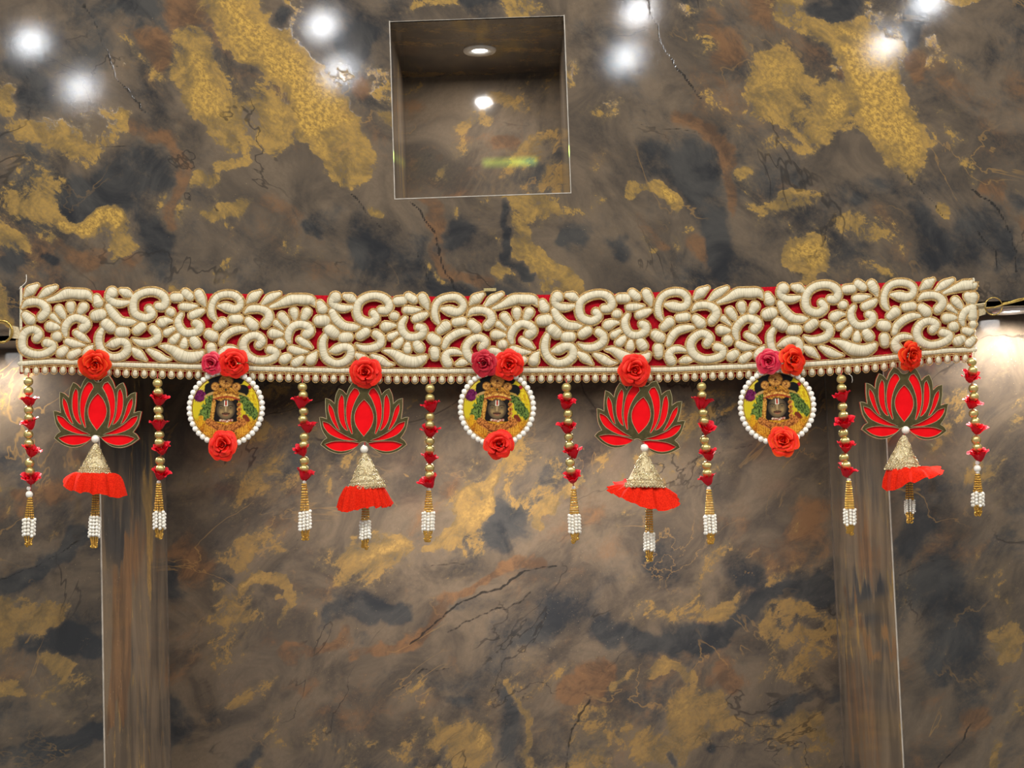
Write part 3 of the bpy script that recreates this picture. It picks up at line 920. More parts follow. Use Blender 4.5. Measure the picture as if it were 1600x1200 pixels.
# braid below the scrolls
S = np.stack([xs, fbot(xs), np.full(n, 3.7)], 1)
v, f, uv = puff(S, 0.6)
bandpart('bottom_braid', v, f, M['satin'], uv)
for off, rr in ((-5.2, 0.7), (4.8, 0.7), (7.2, 0.5)):
    thread(gold, np.stack([xs, fbot(xs) + off], 1), rr, 0.8, False)
for xe, top_off, bot_off in ((31.5, 3, 12), (1522.5, 2, 12)):
    yy = np.linspace(ftop(xe) + top_off, fbot(xe) + bot_off, 16)
    xx = xe + np.where(xe < 800, 4.0, -3.0) * np.linspace(0, 1, 16) ** 2 + 1.6 * np.where(xe < 800, 1, -1) * np.cos(np.linspace(0, 3, 16))
    v, f, uv = puff(np.stack([xx, yy, np.full(16, 2.2)], 1), 0.7)
    bandpart('end_cord', v, f, M['satin'], uv)
# pearl edging
bx = 42.0
while bx < 1512:
    by = fbot(bx) + 12.6
    S = np.array([[bx, by - 1.8, 3.5], [bx, by, 4.3], [bx, by + 1.8, 4.1]])
    v, f, uv = puff(S, 0.9, 7)
    bandpart('edge_pearl', v, f, M['satin'], uv)
    S2 = S.copy()
    thread(gold, contour(S2, 1.3), 0.6, 0.9)
    c = np.array([(bx + 3.0 * math.cos(a), fbot(bx) + 6.0 + 2.0 * math.sin(a)) for a in np.linspace(0, 2 * PI, 8)[:-1]])
    thread(gold, c + np.array([7.05, 0]), 0.45, 0.9)
    bx += 14.1
o = bandpart('gold_thread', gold.v, gold.f, M['gold_thread']); o['kind'] = 'stuff'
# loose thread at the upper left corner, gold tape tab at the middle
m = MB(); m.tube([WV(x, y, -0.007) for x, y in ((30, 452), (32, 449), (39, 443), (41, 440), (41.5, 434), (41, 429))], 0.6 * PX, 5)
bandpart('loose_thread', m.v, m.f, M['white_thread'])
m = MB(); m.tube([WV(x, y, -0.012) for x, y in ((1326, 584), (1331, 588), (1332, 594), (1331, 598))], 0.45 * PX, 5)
bandpart('loose_thread', m.v, m.f, M['white_thread'])
p0, p1 = W(756, 456, -0.004), W(775, 450, -0.008)
m = MB(); m.box((p0[0], -0.0085, p0[2]), (p1[0], -0.004, p1[2]))
bandpart('tape_tab', m.v, m.f, M['label_tape'], smooth=False)


def fl(cx, cy, r, Y, a0=0, n=28):
    return [WV(cx + r * math.cos(2 * PI * i / n + a0), cy + r * math.sin(2 * PI * i / n + a0), Y) for i in range(n)]


# hanging tabs at both ends belong to the band
def quad_tab(name, pts, Y, mat, th=0.0012):
    m = MB()
    k = len(pts)
    f = [WV(x, y, Y) for x, y in pts]; b = [WV(x, y, Y + th) for x, y in pts]
    m.add(f + b, [tuple(range(k)), tuple(range(2 * k - 1, k - 1, -1))] + [(i, i + k, (i + 1) % k + k, (i + 1) % k) for i in range(k)])
    return bandpart(name, m.v, m.f, mat, smooth=False)


quad_tab('hanging_tab', [(15, 508), (29, 511), (34, 530), (14, 528)], -0.0085, M['strap'])
quad_tab('hanging_tab', [(1520, 479), (1541, 475), (1540, 491), (1520, 497)], -0.0040, M['strap'])
m = MB(); m.tube([WV(x, y, -0.0075) for x, y in ((1512, 481), (1522, 477), (1532, 475.5), (1541, 474))], 1.6 * PX, 8)
bandpart('hanging_cord', m.v, m.f, M['strap'])

ring = link('hanging_ring', None) if False else None
m = MB(); m.tube(fl(2, 518, 17, -0.010), 2.1 * PX, 10, True)
o = link('hanging_ring', m.mesh('hanging_ring', M['gold_metal']))
tag(o, 'thick brass ring in the tab at the left end of the garland', 'ring')
m = MB(); m.tube(fl(1552.5, 478.5, 13.6, -0.008), 1.0 * PX, 8, True)
o = link('hanging_ring', m.mesh('hanging_ring', M['gold_metal']))
tag(o, 'thin brass wire ring at the right end of the garland', 'ring')
m = MB()
for pts in (((1541, 481.5), (1555, 480), (1567, 476), (1580, 473), (1600, 468), (1640, 458), (1700, 444)),
            ((1567, 474), (1578, 472), (1588, 468.5), (1600, 466), (1640, 456), (1700, 442))):
    m.tube([WV(x, y, -0.010) for x, y in pts], 1.3 * PX, 8)
o = link('hanging_wire', m.mesh('hanging_wire', M['gold_metal']))
tag(o, 'doubled brass wire pulling the right ring of the garland towards the wall', 'wire')

# ------------------------------------------------------------------ roses


def petal_mesh(name, mat, r0, r1, h0, h1, half, curl, seed, nu=7, nv=6):
    """petal of unit rose; axis +z towards the viewer of the rose"""
    rs = random.Random(seed)
    ph = rs.random() * 6
    v = []; uv = []
    for j in range(nv):
        t = j / (nv - 1)
        w = half * (0.35 + 0.65 * math.sin(PI * min(1, t * 0.62 + 0.02)) ** 0.8)
        for i in range(nu):
            s = -1 + 2 * i / (nu - 1)
            te = t * (1 - 0.16 * s * s * t)
            r = r0 + (r1 - r0) * te ** 0.9
            z = h0 + (h1 - h0) * math.sin(te * PI / 2) ** 0.9
            z -= curl * max(0, te - 0.72) ** 1.4 * 2.2
            z += 0.05 * math.sin(3 * s + ph) * te * te
            r += 0.04 * math.sin(4 * s + ph * 2) * te * te
            a = s * w
            v.append((r * math.cos(a), r * math.sin(a), z)); uv.append((s, te))
    f = [(j * nu + i, j * nu + i + 1, (j + 1) * nu + i + 1, (j + 1) * nu + i) for j in range(nv - 1) for i in range(nu - 1)]
    return mesh(name, v, f, mat, True, uv)


def centre_mesh(mat):
    m = MB(); m.sphere((0, 0, 0.2), (0.14, 0.14, 0.3), 10, 7)
    m.uv = [(0, 0.1)] * len(m.v)
    return m.mesh('rose_centre', mat)


def rose_kit(mat, seed):
    return {
        'a': [petal_mesh('petal', mat, 0.16, 1.02, 0.0, 0.30, 0.62, 0.55, seed + i) for i in range(2)],
        'b': [petal_mesh('petal', mat, 0.14, 0.80, 0.04, 0.46, 0.66, 0.45, seed + 5 + i) for i in range(2)],
        'c': [petal_mesh('petal', mat, 0.12, 0.55, 0.06, 0.58, 0.75, 0.3, seed + 9 + i) for i in range(2)],
        'd': [petal_mesh('petal', mat, 0.10, 0.33, 0.08, 0.64, 0.95, 0.15, seed + 13 + i) for i in range(2)],
        'm': [centre_mesh(mat)],
        'e': [petal_mesh('petal', mat, 0.06, 0.15, 0.08, 0.62, 1.5, 0.0, seed + 17)],
    }


KITS = {k: rose_kit(M[k], 10 * i) for i, k in enumerate(('rose_orange', 'rose_red', 'rose_crimson', 'rose_pink'))}


def make_rose(parent, kind, cx, cy, R, Y, seed, tilt=(0, 0), label=None, squash=1.0, origin=None):
    """cx, cy, R in photo px; child of parent whose world matrix is known"""
    rs = random.Random(seed)
    o = bpy.data.objects.new('rose', None); COL.objects.link(o)
    o.empty_display_size = 0.01
    o.parent = parent
    p = WV(cx, cy, Y)
    mw = Matrix.Translation(p) @ Euler((math.radians(90 + tilt[0]), 0, math.radians(tilt[1])), 'XYZ').to_matrix().to_4x4() @ \
        Matrix.Rotation(rs.random() * 6.28, 4, 'Z') @ Matrix.Diagonal((R * PX, R * PX * squash, R * PX * 0.9, 1))
    pm = Matrix.Translation(parent.location) @ parent.rotation_euler.to_matrix().to_4x4()
    o.matrix_basis = pm.inverted() @ mw
    if label: o['label'] = label
    kit = KITS[kind]
    for key, n, off in (('a', 6, 0.0), ('b', 5, 0.5), ('c', 4, 0.2), ('d', 3, 0.9), ('e', 2, 0.3)):
        for i in range(n):
            a = off + 2 * PI * i / n + rs.uniform(-0.15, 0.15)
            c = link('petal', kit[key][rs.randrange(len(kit[key]))], o, rot=(rs.uniform(-.1, .1), rs.uniform(-.1, .1), a))
            s = rs.uniform(0.93, 1.08); c.scale = (s, s, s)
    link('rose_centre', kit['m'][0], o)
    return o


# ------------------------------------------------------------------ tassels and beads
def gold_strands(name, H, r_top, r_bot, n, bead=1.75):
    m = MB()
    k = max(4, int(H / (bead * 2.05)))
    for s in range(n):
        a = 2 * PI * s / n
        for j in range(k):
            t = (j + 0.5) / k
            r = r_top + (r_bot - r_top) * t
            m.sphere((r * math.cos(a) * PX, r * math.sin(a) * PX, -H * t * PX), bead * PX, 6, 4)
    return m.mesh(name, M['seed'])


def pearl_cluster(name, rows, n, r, pr, seed):
    rs = random.Random(seed)
    m = MB()
    for s in range(n):
        a = 2 * PI * s / n
        dz = rs.uniform(-2.2, 2.2)
        for j in range(rows):
            rr = r + rs.uniform(-0.5, 0.5)
            m.sphere((rr * math.cos(a) * PX, rr * math.sin(a) * PX, (-(j + 0.5) * pr * 1.95 + dz) * PX), pr * PX, 8, 6)
    return m.mesh(name, M['pearl'])


def seed_ends(name, n, r, seed):
    rs = random.Random(seed)
    m = MB()
    for s in range(n):
        a = 2 * PI * s / n
        k = rs.randint(3, 5)
        for j in range(k):
            rr = r * (1 - 0.5 * j / k)
            m.sphere((rr * math.cos(a) * PX, rr * math.sin(a) * PX, -(j * 2.7) * PX), 1.5 * PX, 6, 4)
        # little loop at the strand's end
        zc = -(k * 2.7) * PX; c = (rr * 0.8 * math.cos(a) * PX, rr * 0.8 * math.sin(a) * PX)
        for q in range(5):
            b = PI * q / 4
            m.sphere((c[0] + 2.2 * math.cos(b) * PX * math.cos(a), c[1] + 2.2 * math.cos(b) * PX * math.sin(a), zc - 1.8 * math.sin(b) * PX), 1.3 * PX, 6, 4)
    return m.mesh(name, M['seed'])


def tassel(parent, z0, H1, H2, rt, rb, rc, n, rows, seed, x=0.0, tilt=0.0):
    """parent-local px heights: gold strands H1 long, then pearls, then gold ends"""
    o = bpy.data.objects.new('tassel', None); COL.objects.link(o); o.parent = parent
    o.empty_display_size = 0.01
    o.location = (x * PX, 0, z0 * PX); o.rotation_euler = (0, tilt, 0.2 * seed)
    pr = H2 / rows / 1.95
    link('gold_strands', gold_strands('gold_strands', H1, rt, rb, n), o)['kind'] = 'stuff'
    c = link('pearl_cluster', pearl_cluster('pearl_cluster', rows, 9, rc, pr, seed), o, (0, 0, -H1 * PX)); c['kind'] = 'stuff'
    c = link('seed_bead_ends', seed_ends('seed_bead_ends', n, rc * 0.8, seed), o, (0, 0, -(H1 + H2) * PX)); c['kind'] = 'stuff'
    return o


def bead_mesh(name, r, mat, nu=20, nv=12):
    m = MB(); m.sphere((0, 0, 0), r * PX, nu, nv)
    return m.mesh(name, mat)


def bud_petal(seed, r0, r1, h, half, curl=0.0):
    """broad cup petal with a notched wavy lip, px units, opening upwards"""
    rs = random.Random(seed); ph = rs.random() * 6
    nu, nv = 9, 6
    v = []; uv = []
    for j in range(nv):
        t = j / (nv - 1)
        for i in range(nu):
            s = -1 + 2 * i / (nu - 1)
            te = t * (1 - 0.22 * abs(s) ** 3 * t)
            w = half * (0.75 + 0.25 * math.sin(PI * min(1, te * 0.8)))
            r = r0 + (r1 - r0) * te ** 0.6 + curl * max(0.0, te - 0.6) ** 1.5
            z = -h * 0.5 + h * math.sin(te * PI / 2 * 0.92) + 1.1 * math.sin(5 * s + ph) * te * te
            r += 0.9 * math.sin(4 * s + 2 * ph) * te * te
            a = s * w
            v.append((r * math.cos(a), r * math.sin(a), z)); uv.append((s, te))
    f = [(j * nu + i, j * nu + i + 1, (j + 1) * nu + i + 1, (j + 1) * nu + i) for j in range(nv - 1) for i in range(nu - 1)]
    return mesh('bud_petal', v, f, M['bud'], True, uv)


GB = bead_mesh('gold_bead', 7.5, M['gold_bead'])
SP = bead_mesh('small_pearl', 5.6, M['pearl'])
SP2 = bead_mesh('tiny_pearl', 3.4, M['pearl'])
LP = bead_mesh('pearl', 6.3, M['pearl'])
RP = bead_mesh('rim_pearl', 4.5, M['pearl'], 14, 10)
BUDP = [bud_petal(50 + i, 3.0, 10.5 + i * 0.5, 11.0 + 1.5 * i, 0.62, 13.0) for i in range(4)]
BUDI = [bud_petal(60 + i, 2.0, 7.0, 15.0, 0.85, 5.0) for i in range(2)]

PY = -0.014


def make_string(i, label, beads, buds, tt, te, pr0, pr1, pearls=()):
    """positions in photo px; the string hangs along its own line"""
    x0, y0 = beads[0]
    root = empty('bead_string', WV(x0, y0 - 10, PY), (0, ROLL, 0))
    tag(root, label, 'bead string', 'bead strings hanging from the garland')
    inv = (Matrix.Translation(root.location) @ root.rotation_euler.to_matrix().to_4x4()).inverted()
    rs = random.Random(i * 13 + 1)
    loc = lambda x, y: inv @ WV(x, y, PY)
    for x, y in beads:
        link('gold_bead', GB, root, loc(x, y), (rs.uniform(-.2, .2), rs.uniform(-.2, .2), rs.random() * 6), (1, 1, rs.uniform(0.92, 1.0)))
    for k, (x, y) in enumerate(buds):
        b = bpy.data.objects.new('rosebud', None); COL.objects.link(b); b.parent = root; b.empty_display_size = 0.005
        b.location = loc(x, y + 1)
        b.rotation_euler = (math.radians(rs.uniform(2, 34)), math.radians(rs.uniform(-18, 18)), 0)
        b.rotation_mode = 'ZYX' if False else 'XYZ'
        s = rs.uniform(1.04, 1.2) * PX
        b.scale = (s, s, s * rs.uniform(0.9, 1.05))
        z0 = rs.random() * 6
        for q in range(6):
            link('petal', BUDP[(q * 3 + k) % 4], b, rot=(rs.uniform(-.16, .16), rs.uniform(-.16, .16), z0 + 2 * PI * q / 6 + rs.uniform(-.2, .2)))
        for q in range(3):
            link('petal', BUDI[(q + k) % 2], b, rot=(0, 0, 2 * PI * q / 3 + 0.5))
    for (x, y, big) in pearls:
        link('small_pearl', SP if big else SP2, root, loc(x, y))
    pts = [loc(x0, y0 - 14)] + [loc(x, y) for x, y in sorted(list(beads) + list(buds), key=lambda q: q[1])] + [loc(*tt)]
    m = MB(); m.tube(pts, 0.9 * PX, 5)
    link('thread', m.mesh('thread', M['thread']), root)
    p = loc(*tt)
    ang = math.atan2(te[0] - tt[0], te[1] - tt[1])
    H1 = pr0 - tt[1]; H2 = pr1 - pr0
    t = tassel(root, p.z / PX, H1, H2, 2.6, 6.4, 8.2, 10, max(4, round(H2 / 5.2)), i, p.x / PX, -ang)
    m = MB(); m.sphere((0, 0, 0), 3.0 * PX, 10, 8)
    link('thread_knot', m.mesh('thread_knot', M['white_thread']), t, (0, 0, 1.5 * PX))
    return root


def zc(ox, oy, pts):
    return [(ox + x / 4, oy + y / 4) for x, y in pts]


STR = [
    (0, 560, [(178, 145), (178, 203), (180, 322), (182, 372), (178, 475), (182, 530), (185, 655), (188, 705)], [(185, 265), (188, 408), (200, 580), (195, 755)],
     (188, 868), (184, 1140), 1000, 1112, [(180, 812, 0), (183, 850, 1)], 'bead string at the left end of the garland, in front of the bright wall'),
    (0, 560, [(985, 155), (990, 210), (990, 322), (993, 372), (997, 478), (997, 525), (1000, 640), (1003, 690)], [(995, 260), (990, 415), (1012, 570), (1003, 725)],
     (992, 780), (1000, 1100), 955, 1062, [], 'second bead string from the left, between the leftmost lotus and the leftmost round picture'),
    (400, 580, [(290, 100), (295, 150), (298, 250), (293, 300), (302, 410), (300, 460), (302, 560), (300, 610)], [(282, 195), (320, 350), (288, 497), (305, 650)],
     (302, 700), (312, 1045), 872, 990, [], 'third bead string from the left, between the leftmost round picture and the second lotus'),
    (400, 580, [(1087, 108), (1087, 168), (1087, 285), (1087, 335), (1087, 437), (1087, 490), (1085, 605), (1085, 650)], [(1093, 220), (1090, 380), (1088, 545), (1080, 695)],
     (1080, 745), (1074, 1040), 882, 1000, [], 'fourth bead string from the left, between the second lotus and the middle round picture'),
    (800, 580, [(340, 102), (345, 155), (350, 265), (352, 315), (355, 410), (358, 463), (363, 570), (368, 620)], [(338, 205), (347, 355), (380, 508), (380, 668)],
     (385, 735), (397, 1055), 892, 1010, [], 'fifth bead string from the left, between the middle round picture and the third, tilted lotus'),
    (800, 580, [(1185, 97), (1187, 150), (1193, 260), (1200, 312), (1203, 430), (1213, 480), (1217, 590), (1220, 637)], [(1185, 200), (1215, 362), (1230, 525), (1222, 680)],
     (1230, 738), (1252, 1060), 895, 1012, [], 'sixth bead string from the left, between the tilted lotus and the rightmost round picture'),
    (1200, 560, [(458, 130), (460, 185), (465, 302), (470, 355), (470, 467), (481, 517), (474, 620), (487, 670)], [(463, 240), (480, 405), (485, 552), (492, 705)],
     (505, 765), (520, 1065), 940, 1038, [], 'seventh bead string from the left, between the rightmost round picture and the rightmost lotus'),
    (1200, 560, [(1273, 23), (1280, 75), (1283, 188), (1287, 240), (1285, 345), (1295, 397), (1300, 510), (1308, 557)], [(1265, 120), (1275, 280), (1305, 440), (1320, 605)],
     (1310, 720), (1331, 965), 835, 920, [(1308, 652, 0), (1308, 688, 1)], 'bead string at the right end of the garland, in front of the bright wall'),
]
for i, (ox, oy, bd, ros, tt, te, a, b, prl, lab) in enumerate(STR):
    q = lambda p: (ox + p[0] / 4, oy + p[1] / 4)
    make_string(i, lab, [q(p) for p in bd], [q(p) for p in ros], q(tt), q(te), oy + a / 4, oy + b / 4, [(ox + x / 4, oy + y / 4, s) for x, y, s in prl])

# ------------------------------------------------------------------ lotus pendants
LX, LY = 675.0, 300.0      # crop position of the lotus centre


def mirror(p):
    return [(2 * LX - x, y) for x, y in p]


OUT_R = [(690, 442), (722, 472), (770, 505), (830, 514), (890, 495), (942, 458), (925, 432), (903, 418), (935, 365), (952, 288), (930, 290), (905, 300), (914, 235), (915, 170), (885, 180), (857, 205),
         (850, 150), (832, 110), (808, 122), (784, 148), (768, 105), (742, 66), (712, 80), (690, 105)]
HOLES_R = [
    [(704, 140), (716, 116), (736, 107), (758, 135), (775, 175), (785, 240), (778, 320), (752, 386), (745, 388), (757, 320), (752, 250), (730, 185)],
    [(815, 146), (832, 190), (834, 260), (820, 320), (795, 358), (774, 372), (795, 305), (800, 225), (803, 170)],
    [(893, 204), (894, 245), (872, 308), (845, 352), (826, 370), (850, 305), (868, 240)],
    [(930, 315), (920, 350), (880, 395), (800, 426), (715, 432), (770, 413), (845, 370), (890, 330)],
    [(917, 456), (872, 486), (812, 498), (742, 481), (700, 450), (765, 440), (855, 439)],
]
HOLE_C = [(675, 178), (706, 212), (728, 258), (732, 302), (716, 350), (675, 406), (634, 350), (618, 302), (622, 258), (644, 212)]
L_OUT = OUT_R + mirror(OUT_R)[::-1]
L_HOLES = [HOLE_C] + HOLES_R + [mirror(h) for h in HOLES_R]


def lp(pts):
    return [((x - LX) / 4 * PX, -(y - LY) / 4 * PX) for x, y in pts]


def smooth_loop(pts, n=3, corner=55):
    """Catmull-Rom closed loop keeping sharp tips"""
    m = len(pts); out = []
    P = [Vector(p) for p in pts]
    sharp = []
    for i in range(m):
        a = (P[i] - P[i - 1]).normalized(); b = (P[(i + 1) % m] - P[i]).normalized()
        sharp.append(math.degrees(a.angle(b)) > corner)
    for i in range(m):
        p1, p2 = P[i], P[(i + 1) % m]
        p0 = P[i - 1] if not sharp[i] else p1 * 2 - p2
        p3 = P[(i + 2) % m] if not sharp[(i + 1) % m] else p2 * 2 - p1
        for k in range(n):
            t = k / n
            out.append(0.5 * (2 * p1 + (p2 - p0) * t + (2 * p0 - 5 * p1 + 4 * p2 - p3) * t * t + (3 * p1 - p0 - 3 * p2 + p3) * t ** 3))
    return [(v.x, v.y) for v in out]


def plate(name, loops, th, mat, bevel=0.0):
    """flat board in the xz plane, its face at y = 0 side towards -y"""
    cu = bpy.data.curves.new(name, 'CURVE'); cu.dimensions = '2D'; cu.fill_mode = 'BOTH'
    cu.extrude = th / 2; cu.bevel_depth = bevel; cu.bevel_resolution = 1
    for lp_ in loops:
        s = cu.splines.new('POLY'); s.points.add(len(lp_) - 1); s.use_cyclic_u = True
        for i, (x, y) in enumerate(lp_):
            s.points[i].co = (x, y, 0, 1)
    to = bpy.data.objects.new('temporary', cu); COL.objects.link(to)
    dg = bpy.context.evaluated_depsgraph_get()
    me = bpy.data.meshes.new_from_object(to.evaluated_get(dg))
    bpy.data.objects.remove(to)
    me.transform(Matrix.Rotation(PI / 2, 4, 'X'))
    me.name = name
    me.materials.clear(); me.materials.append(mat)
    me.polygons.foreach_set('use_smooth', [False] * len(me.polygons))
    return me


def inset(loop, k):
    """moves a small loop outwards by k (metres)"""
    m = len(loop)
    area = sum(loop[i][0] * loop[(i + 1) % m][1] - loop[(i + 1) % m][0] * loop[i][1] for i in range(m))
    sg = 1 if area > 0 else -1
    out = []
    for i in range(m):
        a = Vector(loop[i - 1]); b = Vector(loop[(i + 1) % m])
        t = (b - a).normalized()
        nrm = Vector((t.y, -t.x)) * sg
        out.append((loop[i][0] + nrm.x * k, loop[i][1] + nrm.y * k))
    return out


LO = smooth_loop(lp(L_OUT)); LH = [smooth_loop(lp(h)) for h in L_HOLES]
LHW = [inset(h, 0.0004) for h in LH]
LOTUS_FRAME = plate('lotus_frame', [LO] + LHW, 0.0018, M['lotus_frame'])
LOTUS_LIP = plate('cut_edge', [inset(LO, 0.0003), inset(LO, -0.00025)], 0.0021, M['lotus_edge'])
lips = []
for h in LHW:
    lips.append(plate('cut_edge', [inset(h, 0.00022), inset(h, -0.0002)], 0.0021, M['lotus_edge']))
LOTUS_BACK = plate('backing_board', [inset(LO, 0.0004)], 0.0016, M['lotus_red'])
LOTUS_PET = [plate('petal_panel', [inset(h, 0.0005)], 0.0006, M['lotus_red']) for h in LHW]


def cone_mesh(r, h, seed):
    rs = random.Random(seed)
    m = MB()
    prof = [(2.2, 0), (3.6, -2)] + [(3.6 + (r - 3.6) * t, -2 - (h - 2) * t) for t in (0.2, 0.4, 0.6, 0.8, 0.93, 1.0)] + [(r * 0.93, -h + 0.6), (1.0, -h + 5)]
    m.lathe([(a * PX, b * PX) for a, b in prof], 36)
    return m.mesh('cone_body', M['cone'])


def cone_wire(r, h, seed):
    rs = random.Random(seed)
    m = MB()

    def pt(a, t, lift=0.7):
        rr = 2.6 + (r - 2.6) * t + lift
        return (rr * math.cos(a) * PX, rr * math.sin(a) * PX, -h * t * PX)
    for k in range(85):
        a = rs.random() * 2 * PI; t = rs.uniform(0.1, 0.72)
        da = rs.uniform(-1, 1) * 0.5 / (0.3 + t); dt = rs.uniform(-0.12, 0.2)
        cv = rs.uniform(-0.6, 0.6)
        pts = []
        for i in range(7):
            s = i / 6
            pts.append(pt(a + da * s + cv * math.sin(PI * s) / (0.5 + 2 * t), min(0.85, max(0.05, t + dt * s + 0.05 * math.sin(2 * PI * s + k))), rs.uniform(0.3, 1.3)))
        m.tube(pts, 0.55 * PX, 4)
    for k in range(34):      # looped edging
        a = 2 * PI * k / 34
        for tt_, rr in ((0.80, 1.9), (0.90, 2.2), (0.985, 2.3)):
            c = Vector(pt(a + (0.09 if tt_ < 0.95 else 0), tt_, 1.0))
            e = Vector((-math.sin(a), math.cos(a), 0)); z = Vector((0, 0, 1))
            m.tube([c + (e * math.cos(b) + z * math.sin(b)) * rr * PX for b in np.linspace(0, 2 * PI, 8)[:-1]], 0.6 * PX, 4, True)
    return m.mesh('wire_embroidery', M['wire'])


def ruffle_mesh(rb, prm, seed):
    rs = random.Random(seed)
    n, rows, pl = 168, 9, prm['pleats']
    ph = [rs.random() * 6.28 for _ in range(4)]
    v = []; uv = []
    for j in range(rows):
        t = j / (rows - 1)
        for i in range(n):
            a = 2 * PI * i / n
            ca, sa = math.cos(a), math.sin(a)     # front is sa = -1
            ro = prm['r'] + prm.get('rx', 0) * ca + 2.5 * math.sin(2 * a + ph[0]) + 1.6 * math.sin(5 * a + ph[1])
            if ca < 0: ro += prm.get('rl', 0) * ca * ca
            drop = prm['d'] + prm.get('dx', 0) * ca + prm.get('df', 0) * (-sa) + 2.2 * math.sin(3 * a + ph[2])
            saw = ((a * pl / (2 * PI) + 0.3 * math.sin(2 * a + ph[3])) % 1.0)
            saw = saw / 0.75 if saw < 0.75 else (1 - saw) / 0.25
            am = prm['amp'] * (0.35 + 0.65 * t)
            r = rb * 0.9 + (ro - rb * 0.9) * t ** prm.get('re', 0.9) + (saw - 0.5) * am
            z = -drop * t ** prm.get('pw', 1.2) + (saw - 0.5) * am * 0.55 + 0.8 * math.sin(13 * a + 5 * t)
            r += 0.5 * math.sin(29 * a + 9 * t) * t
            v.append((r * ca * PX, r * sa * PX * 0.9, z * PX)); uv.append((a, t))
    f = [(j * n + i, j * n + (i + 1) % n, (j + 1) * n + (i + 1) % n, (j + 1) * n + i) for j in range(rows - 1) for i in range(n)]
    return mesh('ruffle', v, f, M['ruffle'], True, uv)


LOT = [
    dict(c=(152.3, 645.5), rot=0.5, rose=(149, 569, 25.5), pearl=(149, 686), apex=(150, 693), base=(149.5, 741), rb=25, tilt=2,
         ruf=dict(r=46, d=24, dx=8, df=9, amp=6, pleats=10, pw=1.7, re=0.5), tas=((150.5, 763), 845, 807, 839),
         lab='leftmost lotus pendant, its frame pale gold, orange-red crepe ruffle drooping on the right', rk='rose_orange', rt=(14, 8)),
    dict(c=(568.7, 655), rot=0.0, rose=(571, 582, 25.5), pearl=(569, 702), apex=(570, 708), base=(567, 761), rb=28.5, tilt=-7,
         ruf=dict(r=39, d=33, dx=-1, df=4, amp=6, pleats=17, pw=1.15, re=0.7), tas=((571.5, 790), 852, 813, 842),
         lab='second lotus pendant from the left, upright with a dark olive frame and evenly pleated ruffle', rk='rose_red', rt=(4, 0)),
    dict(c=(1001.2, 651), rot=8.0, rose=(991, 579, 27), pearl=(1007, 700), apex=(1007, 705), base=(1008, 762), rb=32, tilt=4,
         ruf=dict(r=54, d=13, dx=7, df=20, amp=7, pleats=15, pw=1.1, rl=4, re=0.8), tas=((1014.5, 786), 871, 832, 860),
         lab='third lotus pendant from the left, lotus tilted, ruffle turned up on the left', rk='rose_red', rt=(2, 4)),
    dict(c=(1412.5, 632.5), rot=1.0, rose=(1420, 555, 24), pearl=(1415, 672), apex=(1412.5, 680), base=(1415, 733), rb=27, tilt=-5,
         ruf=dict(r=48, d=18, dx=-13, df=7, amp=6, pleats=11, pw=1.4, rx=11, re=0.6), tas=((1420.5, 750), 808, 781, 801),
         lab='rightmost lotus pendant, in front of the right reveal, ruffle stretched out to the right', rk='rose_orange', rt=(10, 30)),
]
for i, d in enumerate(LOT):
    root = empty('lotus_pendant', WV(*d['c'], PY), (0, ROLL, 0))
    tag(root, d['lab'], 'pendant', 'lotus pendants hanging from the garland')
    rm = root.rotation_euler.to_matrix().to_4x4()
    inv = (Matrix.Translation(root.location) @ rm).inverted()
    loc = lambda x, y, Y=PY: inv @ WV(x, y, Y)
    a = math.radians(d['rot'])
    yt = math.radians((-3, 0, 1, 3)[i])
    R = (0, a, yt)
    fr = link('lotus_frame', LOTUS_FRAME, root, (0, 0, 0), R)
    link('cut_edge', LOTUS_LIP, fr)
    for l in lips: link('cut_edge', l, fr)
    link('backing_board', LOTUS_BACK, root, (0, 0.0022, 0), R)
    for pm_ in LOTUS_PET: link('petal_panel', pm_, root, (0, 0.0010, 0), R)
    make_rose(root, d['rk'], d['rose'][0], d['rose'][1], d['rose'][2], PY - 0.004, 100 + i, d['rt'])
    link('pearl', LP, root, loc(*d['pearl']))
    ap, bs = Vector(d['apex']), Vector(d['base'])
    h = (bs - ap).length
    ang = math.atan2(bs.x - ap.x, bs.y - ap.y)
    cn = bpy.data.objects.new('cone_bell', None); COL.objects.link(cn); cn.parent = root; cn.empty_display_size = 0.01
    cn.location = loc(*d['apex']); cn.rotation_euler = (0, math.radians(d['tilt']) * 0.8 - ang * 0.2, i * 0.7)
    link('cone_body', cone_mesh(d['rb'], h, i), cn)
    c = link('wire_embroidery', cone_wire(d['rb'], h, i + 5), cn); c['kind'] = 'stuff'
    rf = link('ruffle', ruffle_mesh(d['rb'], d['ruf'], i + 3), root, loc(d['base'][0], d['base'][1] - 2), (0, math.radians(d['tilt']) * 0.6, 0))
    tp, yend, y0, y1 = d['tas']
    p = loc(*tp)
    H1 = y0 - tp[1] + 22
    tassel(root, p.z / PX + 22, H1, y1 - y0, 3.0, 5.4, 7.2, 9, 6, i + 20, p.x / PX, -math.radians(1.2))
    m = MB(); m.tube([loc(d['c'][0] + 3, d['c'][1] + 24), loc(*d['pearl']), loc(*d['apex']), loc(tp[0], tp[1] - 20)], 1.0 * PX, 5)
    link('thread', m.mesh('thread', M['thread']), root)
    m = MB(); m.tube([loc(d['rose'][0], d['rose'][1] - 2, -0.010), loc(d['rose'][0], d['rose'][1] + 30, PY + 0.003)], 1.2 * PX, 5)
    link('hanging_thread', m.mesh('hanging_thread', M['thread']), root)

# ------------------------------------------------------------------ round pictures


